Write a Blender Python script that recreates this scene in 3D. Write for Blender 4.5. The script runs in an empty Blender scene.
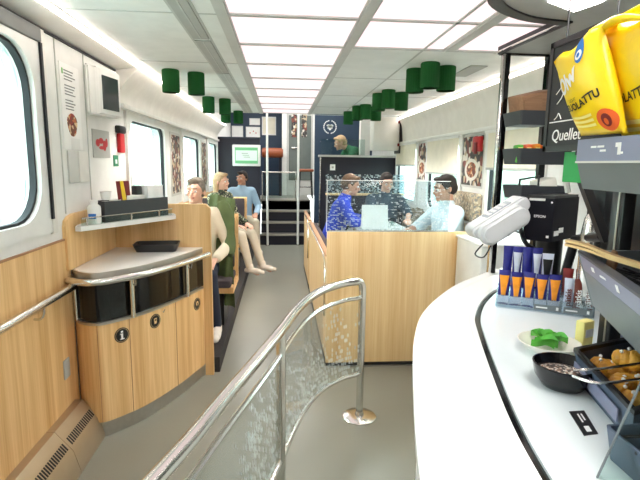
import bpy, bmesh, math, random
from mathutils import Vector, Matrix, Euler
random.seed(7)
C = bpy.context.scene.collection
SC = bpy.context.scene
PI = math.pi

# ------------------------------------------------------------------ camera model (photo frame 640x480)
F = 480.0; VX, VY = 281.0, 163.0; CH = 1.6
_d = Vector(((VX-320)/F, -(VY-240)/F, -1)).normalized()
_x = Vector((-_d.z, 0, _d.x)).normalized()
_z = _x.cross(_d)
RM = Matrix((_x, _d, _z))                      # camera space -> world
def ray(px, py): return RM @ Vector(((px-320)/F, -(py-240)/F, -1))
def aY(px, py, Y): r = ray(px, py); return r*(Y/r.y) + Vector((0, 0, CH))
def aX(px, py, X): r = ray(px, py); return r*(X/r.x) + Vector((0, 0, CH))
def aZ(px, py, Z): r = ray(px, py); return r*((Z-CH)/r.z) + Vector((0, 0, CH))
cd = bpy.data.cameras.new('camera'); cam = bpy.data.objects.new('camera', cd); C.objects.link(cam)
cd.sensor_width = 36; cd.lens = F*36/640; cd.clip_start = .02
cam.matrix_world = Matrix.Translation((0, 0, CH)) @ RM.to_4x4()
SC.camera = cam

# ------------------------------------------------------------------ mesh builder
def srgb(h):
    if isinstance(h, str):
        h = h.lstrip('#'); c = [int(h[i:i+2], 16)/255 for i in (0, 2, 4)]
    else: c = [v/255 for v in h]
    return tuple(v/12.92 if v <= .04045 else ((v+.055)/1.055)**2.4 for v in c) + (1,)

class MB:
    def __init__(s): s.bm = bmesh.new()
    def _xf(s, vs, M):
        for v in vs: v.co = M @ v.co
    def box(s, c, size, rot=(0, 0, 0), bevel=0, seg=2, M=None):
        r = bmesh.ops.create_cube(s.bm, size=1); vs = r['verts']
        for v in vs: v.co = Vector((v.co.x*size[0], v.co.y*size[1], v.co.z*size[2]))
        if bevel:
            es = list({e for v in vs for e in v.link_edges})
            rb = bmesh.ops.bevel(s.bm, geom=es, offset=bevel, segments=seg, affect='EDGES', profile=.5)
            vs = list({v for f in rb['faces'] for v in f.verts} | {v for v in vs if v.is_valid})
        T = Matrix.Translation(c) @ Euler(rot).to_matrix().to_4x4()
        if M is not None: T = M @ T
        s._xf(vs, T); return s
    def mm(s, a, b, bevel=0, seg=2):
        a = Vector(a); b = Vector(b)
        return s.box((a+b)/2, [abs(q) for q in (b-a)], bevel=bevel, seg=seg)
    def ball(s, c, r, rot=(0, 0, 0), sub=2):
        if not hasattr(r, '__len__'): r = (r, r, r)
        q = bmesh.ops.create_icosphere(s.bm, subdivisions=sub, radius=1)
        T = Matrix.Translation(c) @ Euler(rot).to_matrix().to_4x4() @ Matrix.Diagonal((*r, 1))
        s._xf(q['verts'], T); return s
    def rings(s, rings, cap=True, closed=False):
        R = [[s.bm.verts.new(p) for p in ring] for ring in rings]
        n = len(R[0]); m = len(R)
        for i in range(m if closed else m-1):
            A, B = R[i], R[(i+1) % m]
            for j in range(n):
                s.bm.faces.new((A[j], A[(j+1) % n], B[(j+1) % n], B[j]))
        if cap and not closed:
            s.bm.faces.new(R[0][::-1]); s.bm.faces.new(R[-1])
        return s
    def tube(s, pts, r, n=10, closed=False, cap=True):
        pts = [Vector(p) for p in pts]; m = len(pts)
        rr = r if hasattr(r, '__len__') else [r]*m
        T = []
        for i in range(m):
            if closed: t = pts[(i+1) % m]-pts[i-1]
            else: t = pts[min(i+1, m-1)]-pts[max(i-1, 0)]
            T.append(t.normalized())
        up = Vector((0, 0, 1)) if abs(T[0].z) < .9 else Vector((1, 0, 0))
        nrm = (up - T[0]*up.dot(T[0])).normalized()
        out = []
        for i in range(m):
            nrm = (nrm - T[i]*nrm.dot(T[i])).normalized(); b = T[i].cross(nrm)
            out.append([pts[i]+rr[i]*(nrm*math.cos(a)+b*math.sin(a)) for a in [2*PI*k/n for k in range(n)]])
        return s.rings(out, cap, closed)
    def cyl(s, a, b, r, r2=None, n=20): return s.tube([a, b], [r, r if r2 is None else r2], n)
    def caps(s, a, b, ra, rb=None, n=12):
        rb = ra if rb is None else rb
        s.ball(a, ra, sub=2); s.ball(b, rb, sub=2)
        if (Vector(a)-Vector(b)).length > 1e-4: s.tube([a, b], [ra, rb], n)
        return s
    def lathe(s, c, prof, n=28):
        c = Vector(c)
        return s.rings([[c+Vector((max(r, 1e-4)*math.cos(2*PI*k/n), max(r, 1e-4)*math.sin(2*PI*k/n), z)) for k in range(n)] for r, z in prof])
    def prism(s, poly, z0, z1):
        return s.rings([[Vector((p[0], p[1], z)) for p in poly] for z in (z0, z1)])
    def slab(s, poly, off):          # planar 3-D polygon given a thickness vector
        off = Vector(off); return s.rings([[Vector(p) for p in poly], [Vector(p)+off for p in poly]])
    def wall(s, path, z0, z1, th=.0):   # ribbon along a 2-D path
        n = len(path); N = []
        for i in range(n):
            a = Vector(path[max(i-1, 0)]); b = Vector(path[min(i+1, n-1)]); t = (b-a).normalized(); N.append(Vector((t.y, -t.x)))
        L = [Vector(p) for p in path]; Rr = [Vector(p)+N[i]*th for i, p in enumerate(path)]
        return s.rings([[(*L[i], z0), (*L[i], z1), (*Rr[i], z1), (*Rr[i], z0)] for i in range(n)])
    def grid(s, fn, nu, nv):
        V = [[s.bm.verts.new(fn(i/nu, j/nv)) for j in range(nv+1)] for i in range(nu+1)]
        for i in range(nu):
            for j in range(nv): s.bm.faces.new((V[i][j], V[i+1][j], V[i+1][j+1], V[i][j+1]))
        return s
    def build(s, name, m, parent=None, sharp=.6, local=False, keep=False):
        bmesh.ops.recalc_face_normals(s.bm, faces=s.bm.faces[:])
        if parent is not None and not local: s.bm.transform(WM(parent).inverted())
        me = bpy.data.meshes.new(name); s.bm.to_mesh(me)
        if not keep: s.bm.free()
        return link(name, me, m, parent, sharp)
def WM(o):
    M = o.matrix_basis.copy()
    while o.parent: o = o.parent; M = o.matrix_basis @ M
    return M
def link(name, me, m, parent=None, sharp=.6):
    me.materials.clear(); me.materials.append(m)
    if me.polygons:
        me.polygons.foreach_set('use_smooth', [True]*len(me.polygons)); me.set_sharp_from_angle(angle=sharp)
    o = bpy.data.objects.new(name, me); C.objects.link(o)
    if parent is not None: o.parent = parent
    return o
def tag(o, label, cat, group=None):
    o['label'] = label; o['category'] = cat
    if group: o['group'] = group
    return o
def thing(name, label, cat, loc=(0, 0, 0), rz=0, group=None):
    o = bpy.data.objects.new(name, None); C.objects.link(o); o.empty_display_size = .05
    o.location = loc; o.rotation_euler = (0, 0, rz); o.matrix_basis = Matrix.Translation(loc) @ Matrix.Rotation(rz, 4, 'Z')
    return tag(o, label, cat, group)
def struct(o): o['kind'] = 'structure'; return o
def dup(o, parent=None):
    c = o.copy(); C.objects.link(c)
    if parent is not None: c.parent = parent
    for ch in [q for q in o.children]: dup(ch, c)
    return c
def place(o, loc, rz=0, label=None, group=None):
    o.location = loc; o.rotation_euler = (0, 0, rz)
    if label: o['label'] = label
    if group: o['group'] = group
    return o
def remesh(mb, name, m, parent, voxel, smooth=2, local=True):
    bm = mb.bm; bmesh.ops.recalc_face_normals(bm, faces=bm.faces[:])
    me = bpy.data.meshes.new('temp'); bm.to_mesh(me); bm.free()
    o = bpy.data.objects.new('temp', me); C.objects.link(o)
    r = o.modifiers.new('r', 'REMESH'); r.mode = 'VOXEL'; r.voxel_size = voxel
    if smooth:
        q = o.modifiers.new('s', 'SMOOTH'); q.iterations = smooth; q.factor = .5
    dg = bpy.context.evaluated_depsgraph_get(); dg.update()
    me2 = bpy.data.meshes.new_from_object(o.evaluated_get(dg)); me2.name = name
    bpy.data.objects.remove(o); bpy.data.meshes.remove(me)
    return link(name, me2, m, parent, sharp=3)
def lettering(txt, size, org, u, v, m, parent, name='lettering', extr=.0008, align='LEFT', shear=0, bold=0):
    cu = bpy.data.curves.new('t', 'FONT'); cu.body = txt; cu.size = size; cu.extrude = extr; cu.align_x = align; cu.shear = shear; cu.offset = bold; cu.resolution_u = 3
    o = bpy.data.objects.new('t', cu); C.objects.link(o)
    dg = bpy.context.evaluated_depsgraph_get(); dg.update()
    me = bpy.data.meshes.new_from_object(o.evaluated_get(dg)); me.name = name
    bpy.data.objects.remove(o)
    u = Vector(u).normalized(); v = Vector(v); v = (v-u*v.dot(u)).normalized(); n = u.cross(v)
    M = Matrix(((u.x, v.x, n.x, org[0]), (u.y, v.y, n.y, org[1]), (u.z, v.z, n.z, org[2]), (0, 0, 0, 1)))
    if parent is not None: M = WM(parent).inverted() @ M
    me.transform(M)
    return link(name, me, m, parent)
def catmull(P, k=6):
    P = [Vector(p) for p in P]; out = []
    for i in range(len(P)-1):
        a, b, c, d = P[max(i-1, 0)], P[i], P[i+1], P[min(i+2, len(P)-1)]
        for j in range(k):
            t = j/k
            out.append(.5*((2*b)+(c-a)*t+(2*a-5*b+4*c-d)*t*t+(-a+3*b-3*c+d)*t**3))
    return out+[P[-1]]
def rrect(w, h, r, n=6):             # rounded rectangle, centred, CCW
    out = []
    for cx, cy, a0 in ((w/2-r, h/2-r, 0), (-w/2+r, h/2-r, PI/2), (-w/2+r, -h/2+r, PI), (w/2-r, -h/2+r, 1.5*PI)):
        for k in range(n+1): a = a0+PI/2*k/n; out.append((cx+r*math.cos(a), cy+r*math.sin(a)))
    return out

# ------------------------------------------------------------------ materials
def newmat(name):
    m = bpy.data.materials.new(name); m.use_nodes = True; nt = m.node_tree
    return m, nt, nt.nodes['Principled BSDF']
def plain(name, col, rough=.5, metal=0, vary=.04, scale=9, bump=0, coat=0, spec=.5):
    m, nt, b = newmat(name); c = srgb(col)
    tc = nt.nodes.new('ShaderNodeTexCoord'); nz = nt.nodes.new('ShaderNodeTexNoise'); nz.inputs['Scale'].default_value = scale; nz.inputs['Detail'].default_value = 3
    nt.links.new(tc.outputs['Object'], nz.inputs['Vector'])
    rp = nt.nodes.new('ShaderNodeValToRGB'); rp.color_ramp.elements[0].position = .3; rp.color_ramp.elements[1].position = .7
    rp.color_ramp.elements[0].color = tuple(v*(1-vary) for v in c[:3])+(1,); rp.color_ramp.elements[1].color = tuple(min(1, v*(1+vary)) for v in c[:3])+(1,)
    nt.links.new(nz.outputs['Fac'], rp.inputs['Fac']); nt.links.new(rp.outputs['Color'], b.inputs['Base Color'])
    b.inputs['Roughness'].default_value = rough; b.inputs['Metallic'].default_value = metal; b.inputs['Coat Weight'].default_value = coat
    b.inputs['Specular IOR Level'].default_value = spec
    if bump:
        bp = nt.nodes.new('ShaderNodeBump'); bp.inputs['Strength'].default_value = bump; bp.inputs['Distance'].default_value = .01
        n2 = nt.nodes.new('ShaderNodeTexNoise'); n2.inputs['Scale'].default_value = scale*8; nt.links.new(tc.outputs['Object'], n2.inputs['Vector'])
        nt.links.new(n2.outputs['Fac'], bp.inputs['Height']); nt.links.new(bp.outputs['Normal'], b.inputs['Normal'])
    return m
def wood(name, lo, hi, axis='Z', rough=.4, sc=14):
    m, nt, b = newmat(name); N = nt.nodes.new; L = nt.links.new
    tc = N('ShaderNodeTexCoord'); mp = N('ShaderNodeMapping'); g = .35
    mp.inputs['Scale'].default_value = {'Z': (sc, sc, g), 'X': (g, sc, sc), 'Y': (sc, g, sc)}[axis]
    L(tc.outputs['Object'], mp.inputs['Vector'])
    n1 = N('ShaderNodeTexNoise'); n1.inputs['Scale'].default_value = 1.0; n1.inputs['Detail'].default_value = 4; n1.inputs['Distortion'].default_value = .4; L(mp.outputs[0], n1.inputs['Vector'])
    n2 = N('ShaderNodeTexNoise'); n2.inputs['Scale'].default_value = 7; n2.inputs['Detail'].default_value = 2; L(mp.outputs[0], n2.inputs['Vector'])
    mx = N('ShaderNodeMath'); mx.operation = 'MULTIPLY_ADD'; L(n2.outputs['Fac'], mx.inputs[0]); mx.inputs[1].default_value = .35
    m2 = N('ShaderNodeMath'); m2.operation = 'MULTIPLY'; L(n1.outputs['Fac'], m2.inputs[0]); m2.inputs[1].default_value = .65; L(m2.outputs[0], mx.inputs[2])
    rp = N('ShaderNodeValToRGB'); e = rp.color_ramp.elements; e[0].position = .3; e[1].position = .68; e[0].color = srgb(lo); e[1].color = srgb(hi)
    L(mx.outputs[0], rp.inputs['Fac']); L(rp.outputs['Color'], b.inputs['Base Color']); b.inputs['Roughness'].default_value = rough
    return m
def emit(name, col, s, vary=0):
    m, nt, b = newmat(name); c = srgb(col)
    b.inputs['Base Color'].default_value = tuple(q*.3 for q in c[:3])+(1,); b.inputs['Emission Color'].default_value = c; b.inputs['Emission Strength'].default_value = s; b.inputs['Roughness'].default_value = .4
    return m
def glass(name, tint, refl=.06, dots=None, milk=0):
    """thin pane: transparent with a little mirror reflection; dots = (columns per m, rows per m, coverage)"""
    m = bpy.data.materials.new(name); m.use_nodes = True; nt = m.node_tree; nt.nodes.clear(); N = nt.nodes.new; L = nt.links.new
    out = N('ShaderNodeOutputMaterial'); tr = N('ShaderNodeBsdfTransparent'); tr.inputs[0].default_value = srgb(tint)
    gl = N('ShaderNodeBsdfGlossy'); gl.inputs['Roughness'].default_value = .02
    lw = N('ShaderNodeLayerWeight'); lw.inputs[0].default_value = .12
    ml = N('ShaderNodeMath'); ml.operation = 'MULTIPLY_ADD'; L(lw.outputs['Fresnel'], ml.inputs[0]); ml.inputs[1].default_value = .5; ml.inputs[2].default_value = refl*.3
    mx = N('ShaderNodeMixShader'); L(ml.outputs[0], mx.inputs[0]); L(tr.outputs[0], mx.inputs[1]); L(gl.outputs[0], mx.inputs[2]); last = mx
    df = N('ShaderNodeBsdfDiffuse'); df.inputs[0].default_value = (.85, .93, .95, 1); tl = N('ShaderNodeBsdfTranslucent'); tl.inputs[0].default_value = (.85, .93, .95, 1)
    dd = N('ShaderNodeMixShader'); dd.inputs[0].default_value = .5; L(df.outputs[0], dd.inputs[1]); L(tl.outputs[0], dd.inputs[2])
    if milk:
        m1 = N('ShaderNodeMixShader'); m1.inputs[0].default_value = milk; L(last.outputs[0], m1.inputs[1]); L(dd.outputs[0], m1.inputs[2]); last = m1
    if dots:
        tc = N('ShaderNodeTexCoord'); sp = N('ShaderNodeSeparateXYZ'); L(tc.outputs['Object'], sp.inputs[0])
        u = N('ShaderNodeMath'); u.operation = 'ADD'; L(sp.outputs['X'], u.inputs[0]); L(sp.outputs['Y'], u.inputs[1])
        def mth(op, a, bb=None):
            n = N('ShaderNodeMath'); n.operation = op
            for i, q in enumerate((a, bb)):
                if q is None: continue
                if hasattr(q, 'links'): L(q, n.inputs[i])
                else: n.inputs[i].default_value = q
            return n.outputs[0]
        su = mth('MULTIPLY', u.outputs[0], dots[0]); sv = mth('MULTIPLY', sp.outputs['Z'], dots[1])
        fu, fv = mth('FRACT', su), mth('FRACT', sv); iu, iv = mth('FLOOR', su), mth('FLOOR', sv)
        cb = N('ShaderNodeCombineXYZ'); L(iu, cb.inputs[0]); L(iv, cb.inputs[1])
        wn = N('ShaderNodeTexWhiteNoise'); wn.noise_dimensions = '2D'; L(cb.outputs[0], wn.inputs['Vector'])
        nz = N('ShaderNodeTexNoise'); nz.inputs['Scale'].default_value = 3; L(tc.outputs['Object'], nz.inputs['Vector'])
        lim = mth('ADD', mth('MULTIPLY', nz.outputs['Fac'], 1.1), dots[2]-.55)
        if len(dots) > 3: lim = mth('SUBTRACT', lim, mth('MULTIPLY', sp.outputs['Z'], dots[3]))
        on = mth('MULTIPLY', mth('LESS_THAN', wn.outputs['Value'], lim), mth('MULTIPLY', mth('LESS_THAN', fu, .5), mth('LESS_THAN', fv, .72)))
        on = mth('MULTIPLY', on, .68)
        m2 = N('ShaderNodeMixShader'); L(on, m2.inputs[0]); L(last.outputs[0], m2.inputs[1]); L(dd.outputs[0], m2.inputs[2]); last = m2
    L(last.outputs[0], out.inputs[0]); return m
def specks(name, base, cols, scale=60, thr=.5, rough=.5):   # random coloured cells (pictures, prints, fabric)
    m, nt, b = newmat(name); N = nt.nodes.new; L = nt.links.new
    tc = N('ShaderNodeTexCoord'); vo = N('ShaderNodeTexVoronoi'); vo.inputs['Scale'].default_value = scale; L(tc.outputs['Object'], vo.inputs['Vector'])
    sp = N('ShaderNodeSeparateColor'); L(vo.outputs['Color'], sp.inputs[0])
    rp = N('ShaderNodeValToRGB'); rp.color_ramp.interpolation = 'CONSTANT'; e = rp.color_ramp.elements
    e[0].color = srgb(base); e[1].position = thr; e[1].color = srgb(cols[0])
    for i, c in enumerate(cols[1:]): q = e.new(thr+(1-thr)*(i+1)/len(cols)); q.color = srgb(c)
    L(sp.outputs[0], rp.inputs['Fac']); L(rp.outputs['Color'], b.inputs['Base Color']); b.inputs['Roughness'].default_value = rough
    return m

M = dict(
 white=plain('white_panel', (232, 232, 229), .45), cream=plain('cream_panel', (228, 226, 220), .5), ceil=plain('ceiling_panel', (238, 240, 237), .5), seam=plain('seam_grey', (196, 198, 194), .6),
 beam=plain('beam_grey', (206, 206, 202), .5), vent=plain('vent_grey', (176, 178, 174), .6), canopy=plain('canopy_grey', (170, 172, 170), .5), gapd=plain('dark_gap', (40, 40, 42), .7),
 oak=wood('oak', (203, 152, 92), (243, 206, 150)), oakp=wood('oak_pale', (222, 178, 120), (247, 217, 166)), oakx=wood('oak_edge', (150, 100, 62), (190, 140, 95), 'Y'), bread=wood('beech', (205, 170, 115), (228, 198, 145), 'Y'),
 chrome=plain('brushed_steel', (222, 220, 216), .2, 1, 0), steel=plain('satin_steel', (190, 186, 178), .4, 1, scale=30), heat=plain('heater_metal', (190, 174, 150), .36, .75), white_metal=plain('white_metal', (235, 235, 232), .3),
 solid=plain('white_solid_surface', (243, 242, 240), .22, 0, .01), deck=plain('display_deck', (228, 236, 238), .2, 0, .01),
 navy=plain('navy_laminate', (32, 40, 58), .5), navyd=plain('dark_navy', (26, 26, 40), .5), navyb=plain('navy_blue', (38, 58, 82), .5),
 black=plain('black_plastic', (18, 18, 20), .4), blackg=plain('black_gloss', (10, 11, 14), .12), printer=plain('printer_case', (14, 15, 24), .5, spec=.2), blacks=plain('black_satin', (30, 30, 32), .3), dark=plain('charcoal', (52, 55, 60), .5), rubber=plain('rubber', (20, 24, 30), .6),
 screen=plain('dark_screen', (58, 66, 66), .15), floor=None, carpet=plain('dark_carpet', (46, 44, 46), .9, bump=.3),
 green=plain('lamp_green', (34, 92, 46), .7, spec=.15), greenl=emit('lamp_diffuser', (255, 250, 235), 2.5), greent=plain('green_tag', (40, 160, 80), .5),
 lightp=emit('ceiling_light_diffuser', (255, 235, 237), .82), led=emit('led_strip', (255, 240, 230), 9.5), lightc=emit('canopy_light_diffuser', (255, 252, 248), 14.0), fillu=emit('upper_fill_diffuser', (255, 252, 248), 4.0),
 winglass=glass('window_glass', (238, 250, 250), .05), clear=glass('clear_glass', (236, 244, 242), .06), acryl=glass('acrylic', (240, 246, 250), .08, milk=.12), dotg=glass('dotted_glass', (228, 238, 240), .06, (105, 90, .34, .85), .02), dotf=glass('dotted_glass_far', (214, 226, 232), .06, (60, 60, .36), .02), dotb=glass('barrier_glass', (252, 254, 253), .0, (95, 34, .70, .95), .02), dark_glass=plain('smoked_glass', (14, 15, 16), .06),
 blind=plain('blind_fabric', (238, 232, 214), .8), paper=plain('paper', (246, 246, 244), .7), ink=plain('ink_grey', (120, 122, 124), .7), red=plain('red', (190, 28, 34), .45), redd=plain('dark_red', (120, 30, 30), .5), greensign=plain('sign_green', (30, 120, 80), .5),
 food=specks('food_print', (120, 70, 45), [(190, 110, 60), (225, 200, 160), (90, 40, 30), (150, 40, 35)], 45, .35), art=specks('art_print', (70, 66, 62), [(190, 170, 140), (120, 60, 50), (220, 215, 205), (48, 44, 46)], 22, .3), floral=specks('floral_fabric', (70, 80, 62), [(40, 46, 44), (120, 128, 96), (190, 186, 160), (30, 34, 40)], 60, .35, .9), tweed=specks('patterned_wall_fabric', (168, 152, 130), [(196, 184, 160), (140, 128, 112), (120, 120, 116)], 55, .35, .9),
 lav=plain('label_strip', (128, 132, 158), .35), greyt=plain('tray_grey', (112, 120, 124), .4), greyd=plain('tray_dark', (60, 64, 72), .4), bluegrey=plain('blue_grey_plastic', (78, 92, 112), .4),
 yellow=plain('yellow_foil', (250, 212, 20), .3, .0, .05, 6, .12, spec=.6), orange=plain('orange', (232, 100, 40), .4), blue=plain('badge_blue', (30, 110, 190), .4), textw=plain('white_ink', (245, 245, 245), .5), textk=plain('black_ink', (24, 22, 20), .5), textg=plain('grey_ink', (150, 155, 160), .5), paleink=plain('pale_yellow_ink', (255, 240, 150), .5),
 wrapb=plain('blue_wrapper', (34, 36, 120), .28, .1, .15, 30, .2), wrapo=plain('orange_wrapper', (240, 150, 40), .3, 0, .15, 30), wraps=plain('silver_wrapper', (205, 210, 228), .3, .2, .1, 30), wrapn=plain('brown_wrapper', (110, 45, 35), .35, 0, .15, 30), card=wood('cardboard', (130, 96, 70), (160, 122, 92), 'X', .8), leather=plain('brown_leather', (150, 78, 45), .4), seatf=plain('seat_fabric', (70, 62, 66), .9),
 greycase=plain('grey_plastic', (200, 202, 204), .35), keypad=plain('keypad_grey', (120, 130, 140), .3), ceramic=plain('ceramic', (240, 236, 226), .25), leaf=plain('leaf_green', (88, 180, 60), .5, 0, .2, 30), pastry=plain('pastry', (238, 168, 62), .4, 0, .35, 22, .4), crumb=specks('crumble', (60, 48, 44), [(230, 222, 210), (150, 120, 100), (30, 26, 26)], 150, .4),
 skin=plain('skin', (226, 178, 156), .5), skin2=plain('skin_tan', (204, 152, 126), .5), lip=plain('lip', (180, 105, 95), .5), eyew=plain('eye_white', (235, 232, 228), .2), eyed=plain('iris', (50, 38, 32), .2), hairg=plain('grey_hair', (120, 110, 98), .8, 0, .25, 60), hairb=plain('brown_hair', (92, 70, 52), .8, 0, .25, 60), haird=plain('dark_hair', (40, 32, 30), .8, 0, .25, 60), hairl=plain('blond_hair', (190, 160, 125), .8, 0, .2, 60),
 beige=plain('beige_knit', (226, 214, 192), .9), olive=plain('olive_coat', (86, 100, 60), .85, 0, .15), jeans=plain('dark_jeans', (36, 44, 62), .9), blueja=plain('royal_blue_jacket', (28, 62, 190), .7), ltblue=plain('light_blue_shirt', (212, 226, 236), .8), ltden=plain('pale_denim', (160, 190, 215), .8), blackc=plain('black_cloth', (26, 26, 34), .9), greyc=plain('grey_cloth', (72, 84, 96), .9), greenc=plain('green_cloth', (40, 110, 75), .8), shoe=plain('white_shoe', (232, 228, 222), .6), boot=plain('beige_boot', (214, 204, 192), .7), tan=plain('stone_trousers', (200, 190, 172), .9),
)
# vinyl floor with fine speckle
m, nt, b = newmat('vinyl_floor'); N = nt.nodes.new; L = nt.links.new
tc = N('ShaderNodeTexCoord'); nz = N('ShaderNodeTexNoise'); nz.inputs['Scale'].default_value = 1.4; nz.inputs['Detail'].default_value = 6; L(tc.outputs['Object'], nz.inputs['Vector'])
rp = N('ShaderNodeValToRGB'); rp.color_ramp.elements[0].color = srgb((128, 128, 119)); rp.color_ramp.elements[1].color = srgb((146, 146, 135)); L(nz.outputs['Fac'], rp.inputs['Fac'])
sp = N('ShaderNodeTexNoise'); sp.inputs['Scale'].default_value = 220; L(tc.outputs['Object'], sp.inputs['Vector'])
mx = N('ShaderNodeMixRGB'); mx.blend_type = 'OVERLAY'; mx.inputs[0].default_value = .12; L(rp.outputs[0], mx.inputs[1]); L(sp.outputs['Fac'], mx.inputs[2]); L(mx.outputs[0], b.inputs['Base Color']); b.inputs['Roughness'].default_value = .28
M['floor'] = m

# ------------------------------------------------------------------ setting
XL, XR, ZC, YE = -1.2, 1.75, 2.28, 6.85
Y0, Y1 = -1.6, 12.0; ZU = 3.0
FLU = .84
struct(MB().mm((XL-.2, Y0, -.1), (XR+.2, Y1, 0)).build('floor', M['floor']))
struct(MB().mm((XL, 10.15, FLU-.1), (.62, Y1, FLU)).build('floor_upper', M['floor']))
# ceiling: slab pieces round the recessed light strip, seams as grooves
LX0, LX1 = -.241, .367
rowY = [2.40+.56*k for k in range(-7, 9)]
cb = MB()
cb.mm((XL-.1, Y0, ZC), (LX0, YE, ZC+.08)).mm((LX0, Y0, ZC+.03), (LX1, YE, ZC+.08)).mm((LX1, Y0, ZC), (.42, YE, ZC+.08)).mm((.42, 2.96, ZC), (XR+.1, YE, ZC+.08)).mm((.42, Y0, ZC+.03), (XR+.1, 2.96, ZC+.08))
struct(cb.build('ceiling', M['ceil']))
struct(MB().mm((XL-.1, YE, ZU), (XR+.1, Y1, ZU+.1)).mm((XL-.1, YE, ZC+.08), (XR+.1, YE+.06, ZU)).build('ceiling_upper', M['ceil']))
tr = MB()
for x0, x1 in ((LX0-.055, LX0-.003), (LX1+.003, LX1+.05)): tr.mm((x0, Y0, ZC-.012), (x1, YE, ZC+.002))
tr.mm((.97, Y0, ZC-.012), (1.03, 2.94, ZC+.04))
struct(tr.build('trim_1', M['beam']))
sm = MB()
for x in (-.39, -.493, .85): sm.mm((x-.006, .3, ZC-.003), (x+.006, YE, ZC+.004))
for k in range(0, 5): sm.mm((-.98, 2.4+1.12*k-.004, ZC-.003), (LX0-.06, 2.4+1.12*k+.004, ZC+.004)); sm.mm((LX1+.06, 2.97+1.0*k-.004, ZC-.003), (XR-.05, 2.97+1.0*k+.004, ZC+.004))
struct(sm.build('trim_2', M['seam']))
# side walls with window openings
def side_wall(name, X, out, wins, z1, mat, ymin=Y0, ymax=Y1):
    mb = MB(); xa, xb = (X, X+out*.12); y = ymin
    for (a, b_, z0, zt) in wins:
        mb.mm((xa, y, 0), (xb, a, z1)); mb.mm((xa, a, 0), (xb, b_, z0)); mb.mm((xa, a, zt), (xb, b_, z1)); y = b_
    mb.mm((xa, y, 0), (xb, ymax, z1)); return struct(mb.build(name, mat))
LW = [(.95, 2.52, 1.27, 2.16), (3.93, 5.14, 1.13, 1.95), (6.0, 7.25, 1.15, 1.95), (8.05, 9.2, 1.15, 1.95)]
RW = [(-.9, .3, 1.1, 1.9), (3.12, 3.98, 1.08, 1.88), (4.6, 5.66, 1.08, 1.88), (6.1, 7.2, 1.08, 1.88)]
side_wall('wall_left', XL, -1, LW, ZU, M['white'])
side_wall('wall_right', XR, 1, RW, ZU, M['white'])
struct(MB().mm((XL-.1, Y0-.1, 0), (XR+.1, Y0, ZC+.1)).build('wall_rear', M['white']))
def window(n, X, s, w, r=.12, gasket=.012):
    y0, y1, z0, z1 = w; cy, cz = (y0+y1)/2, (z0+z1)/2; W, H = y1-y0, z1-z0
    def ring(mb, wo, ho, ro, wi, hi, ri, xa, xb):
        A, B = rrect(wo, ho, ro), rrect(wi, hi, ri); n_ = len(A); Rn = []
        for q in range(n_):
            a, b_ = A[q], B[q]
            Rn.append([(xa, cy+a[0], cz+a[1]), (xb, cy+a[0], cz+a[1]), (xb, cy+b_[0], cz+b_[1]), (xa, cy+b_[0], cz+b_[1])])
        mb.rings(Rn, closed=True)
    fr = MB(); ring(fr, W+.10, H+.08, .02, W-.06, H-.06, r, X-s*.022, X+s*.10)
    o = struct(fr.build('window_%d' % n, M['white']))
    g = MB(); ring(g, W-.058, H-.058, r, W-.058-2*gasket, H-.058-2*gasket, r, X+s*.0, X+s*.03); g.build('gasket', M['rubber'], o)
    p = MB(); p.slab([(X+s*.05, cy+a, cz+b_) for a, b_ in rrect(W-.06, H-.06, r)], (s*.008, 0, 0)); p.build('pane', M['winglass'], o)
    return o
for i, w in enumerate(LW): window(i+1, XL, -1, w, .2 if i == 0 else .1, .014 if i == 0 else .012)
for i, w in enumerate(RW): window(i+5, XR, 1, w)
# header trims, shoulders and cove strips
def trim(n, mb, mat): return struct(mb.build('trim_%d' % n, mat))
trim(3, MB().mm((XL, 3.75, 1.985), (XL+.05, 9.3, 2.02), .006), M['white'])
trim(4, MB().mm((XR-.05, 2.4, 1.885), (XR, 9.3, 1.92), .006), M['white'])
sh = MB(); P = catmull([(XL+.005, 2.0), (XL+.02, 2.1), (XL+.09, 2.2), (-1.03, 2.275)], 5)
sh.rings([[(p.x, y, p.y) for p in P]+[(XL+.004, y, 2.275)] for y in (3.75, 9.3)]); trim(5, sh, M['cream'])
sh = MB(); P = catmull([(XL+.005, 2.255), (XL+.06, 2.262), (-1.04, 2.277)], 4)
sh.rings([[(p.x, y, p.y) for p in P]+[(XL+.004, y, 2.277)] for y in (-1.5, 3.75)]); trim(6, sh, M['cream'])
trim(7, MB().mm((XL+.001, .4, 2.238), (XL+.012, 3.72, 2.25)), M['gapd'])
sh = MB(); P = catmull([(XR-.005, 1.92), (XR-.015, 2.05), (XR-.03, 2.15), (XR-.07, 2.235)], 5)
sh.rings([[(p.x, y, p.y) for p in P]+[(XR-.002, y, 2.235)] for y in (2.45, 9.3)]); trim(8, sh, M['cream'])
def led(label, a, b_):
    t = thing('cove_light', label, 'light strip', ((a[0]+b_[0])/2, a[1], a[2]))
    MB().mm(a, b_).build('diffuser', M['led'], t)
    h = .012; x0, x1 = min(a[0], b_[0])+.002, max(a[0], b_[0])-.002
    MB().mm((x0, a[1]-.004, a[2]+h), (x1, b_[1]+.004, a[2]+h+.01)).build('channel', M['white_metal'], t)
led('long glowing cove light strip above the left windows', (-1.018, -1.4, ZC-.024), (-.995, 9.0, ZC-.012))
led('long glowing cove light strip above the right windows with blinds', (1.665, 2.5, ZC-.035), (1.70, 7.3, ZC-.023))

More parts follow.
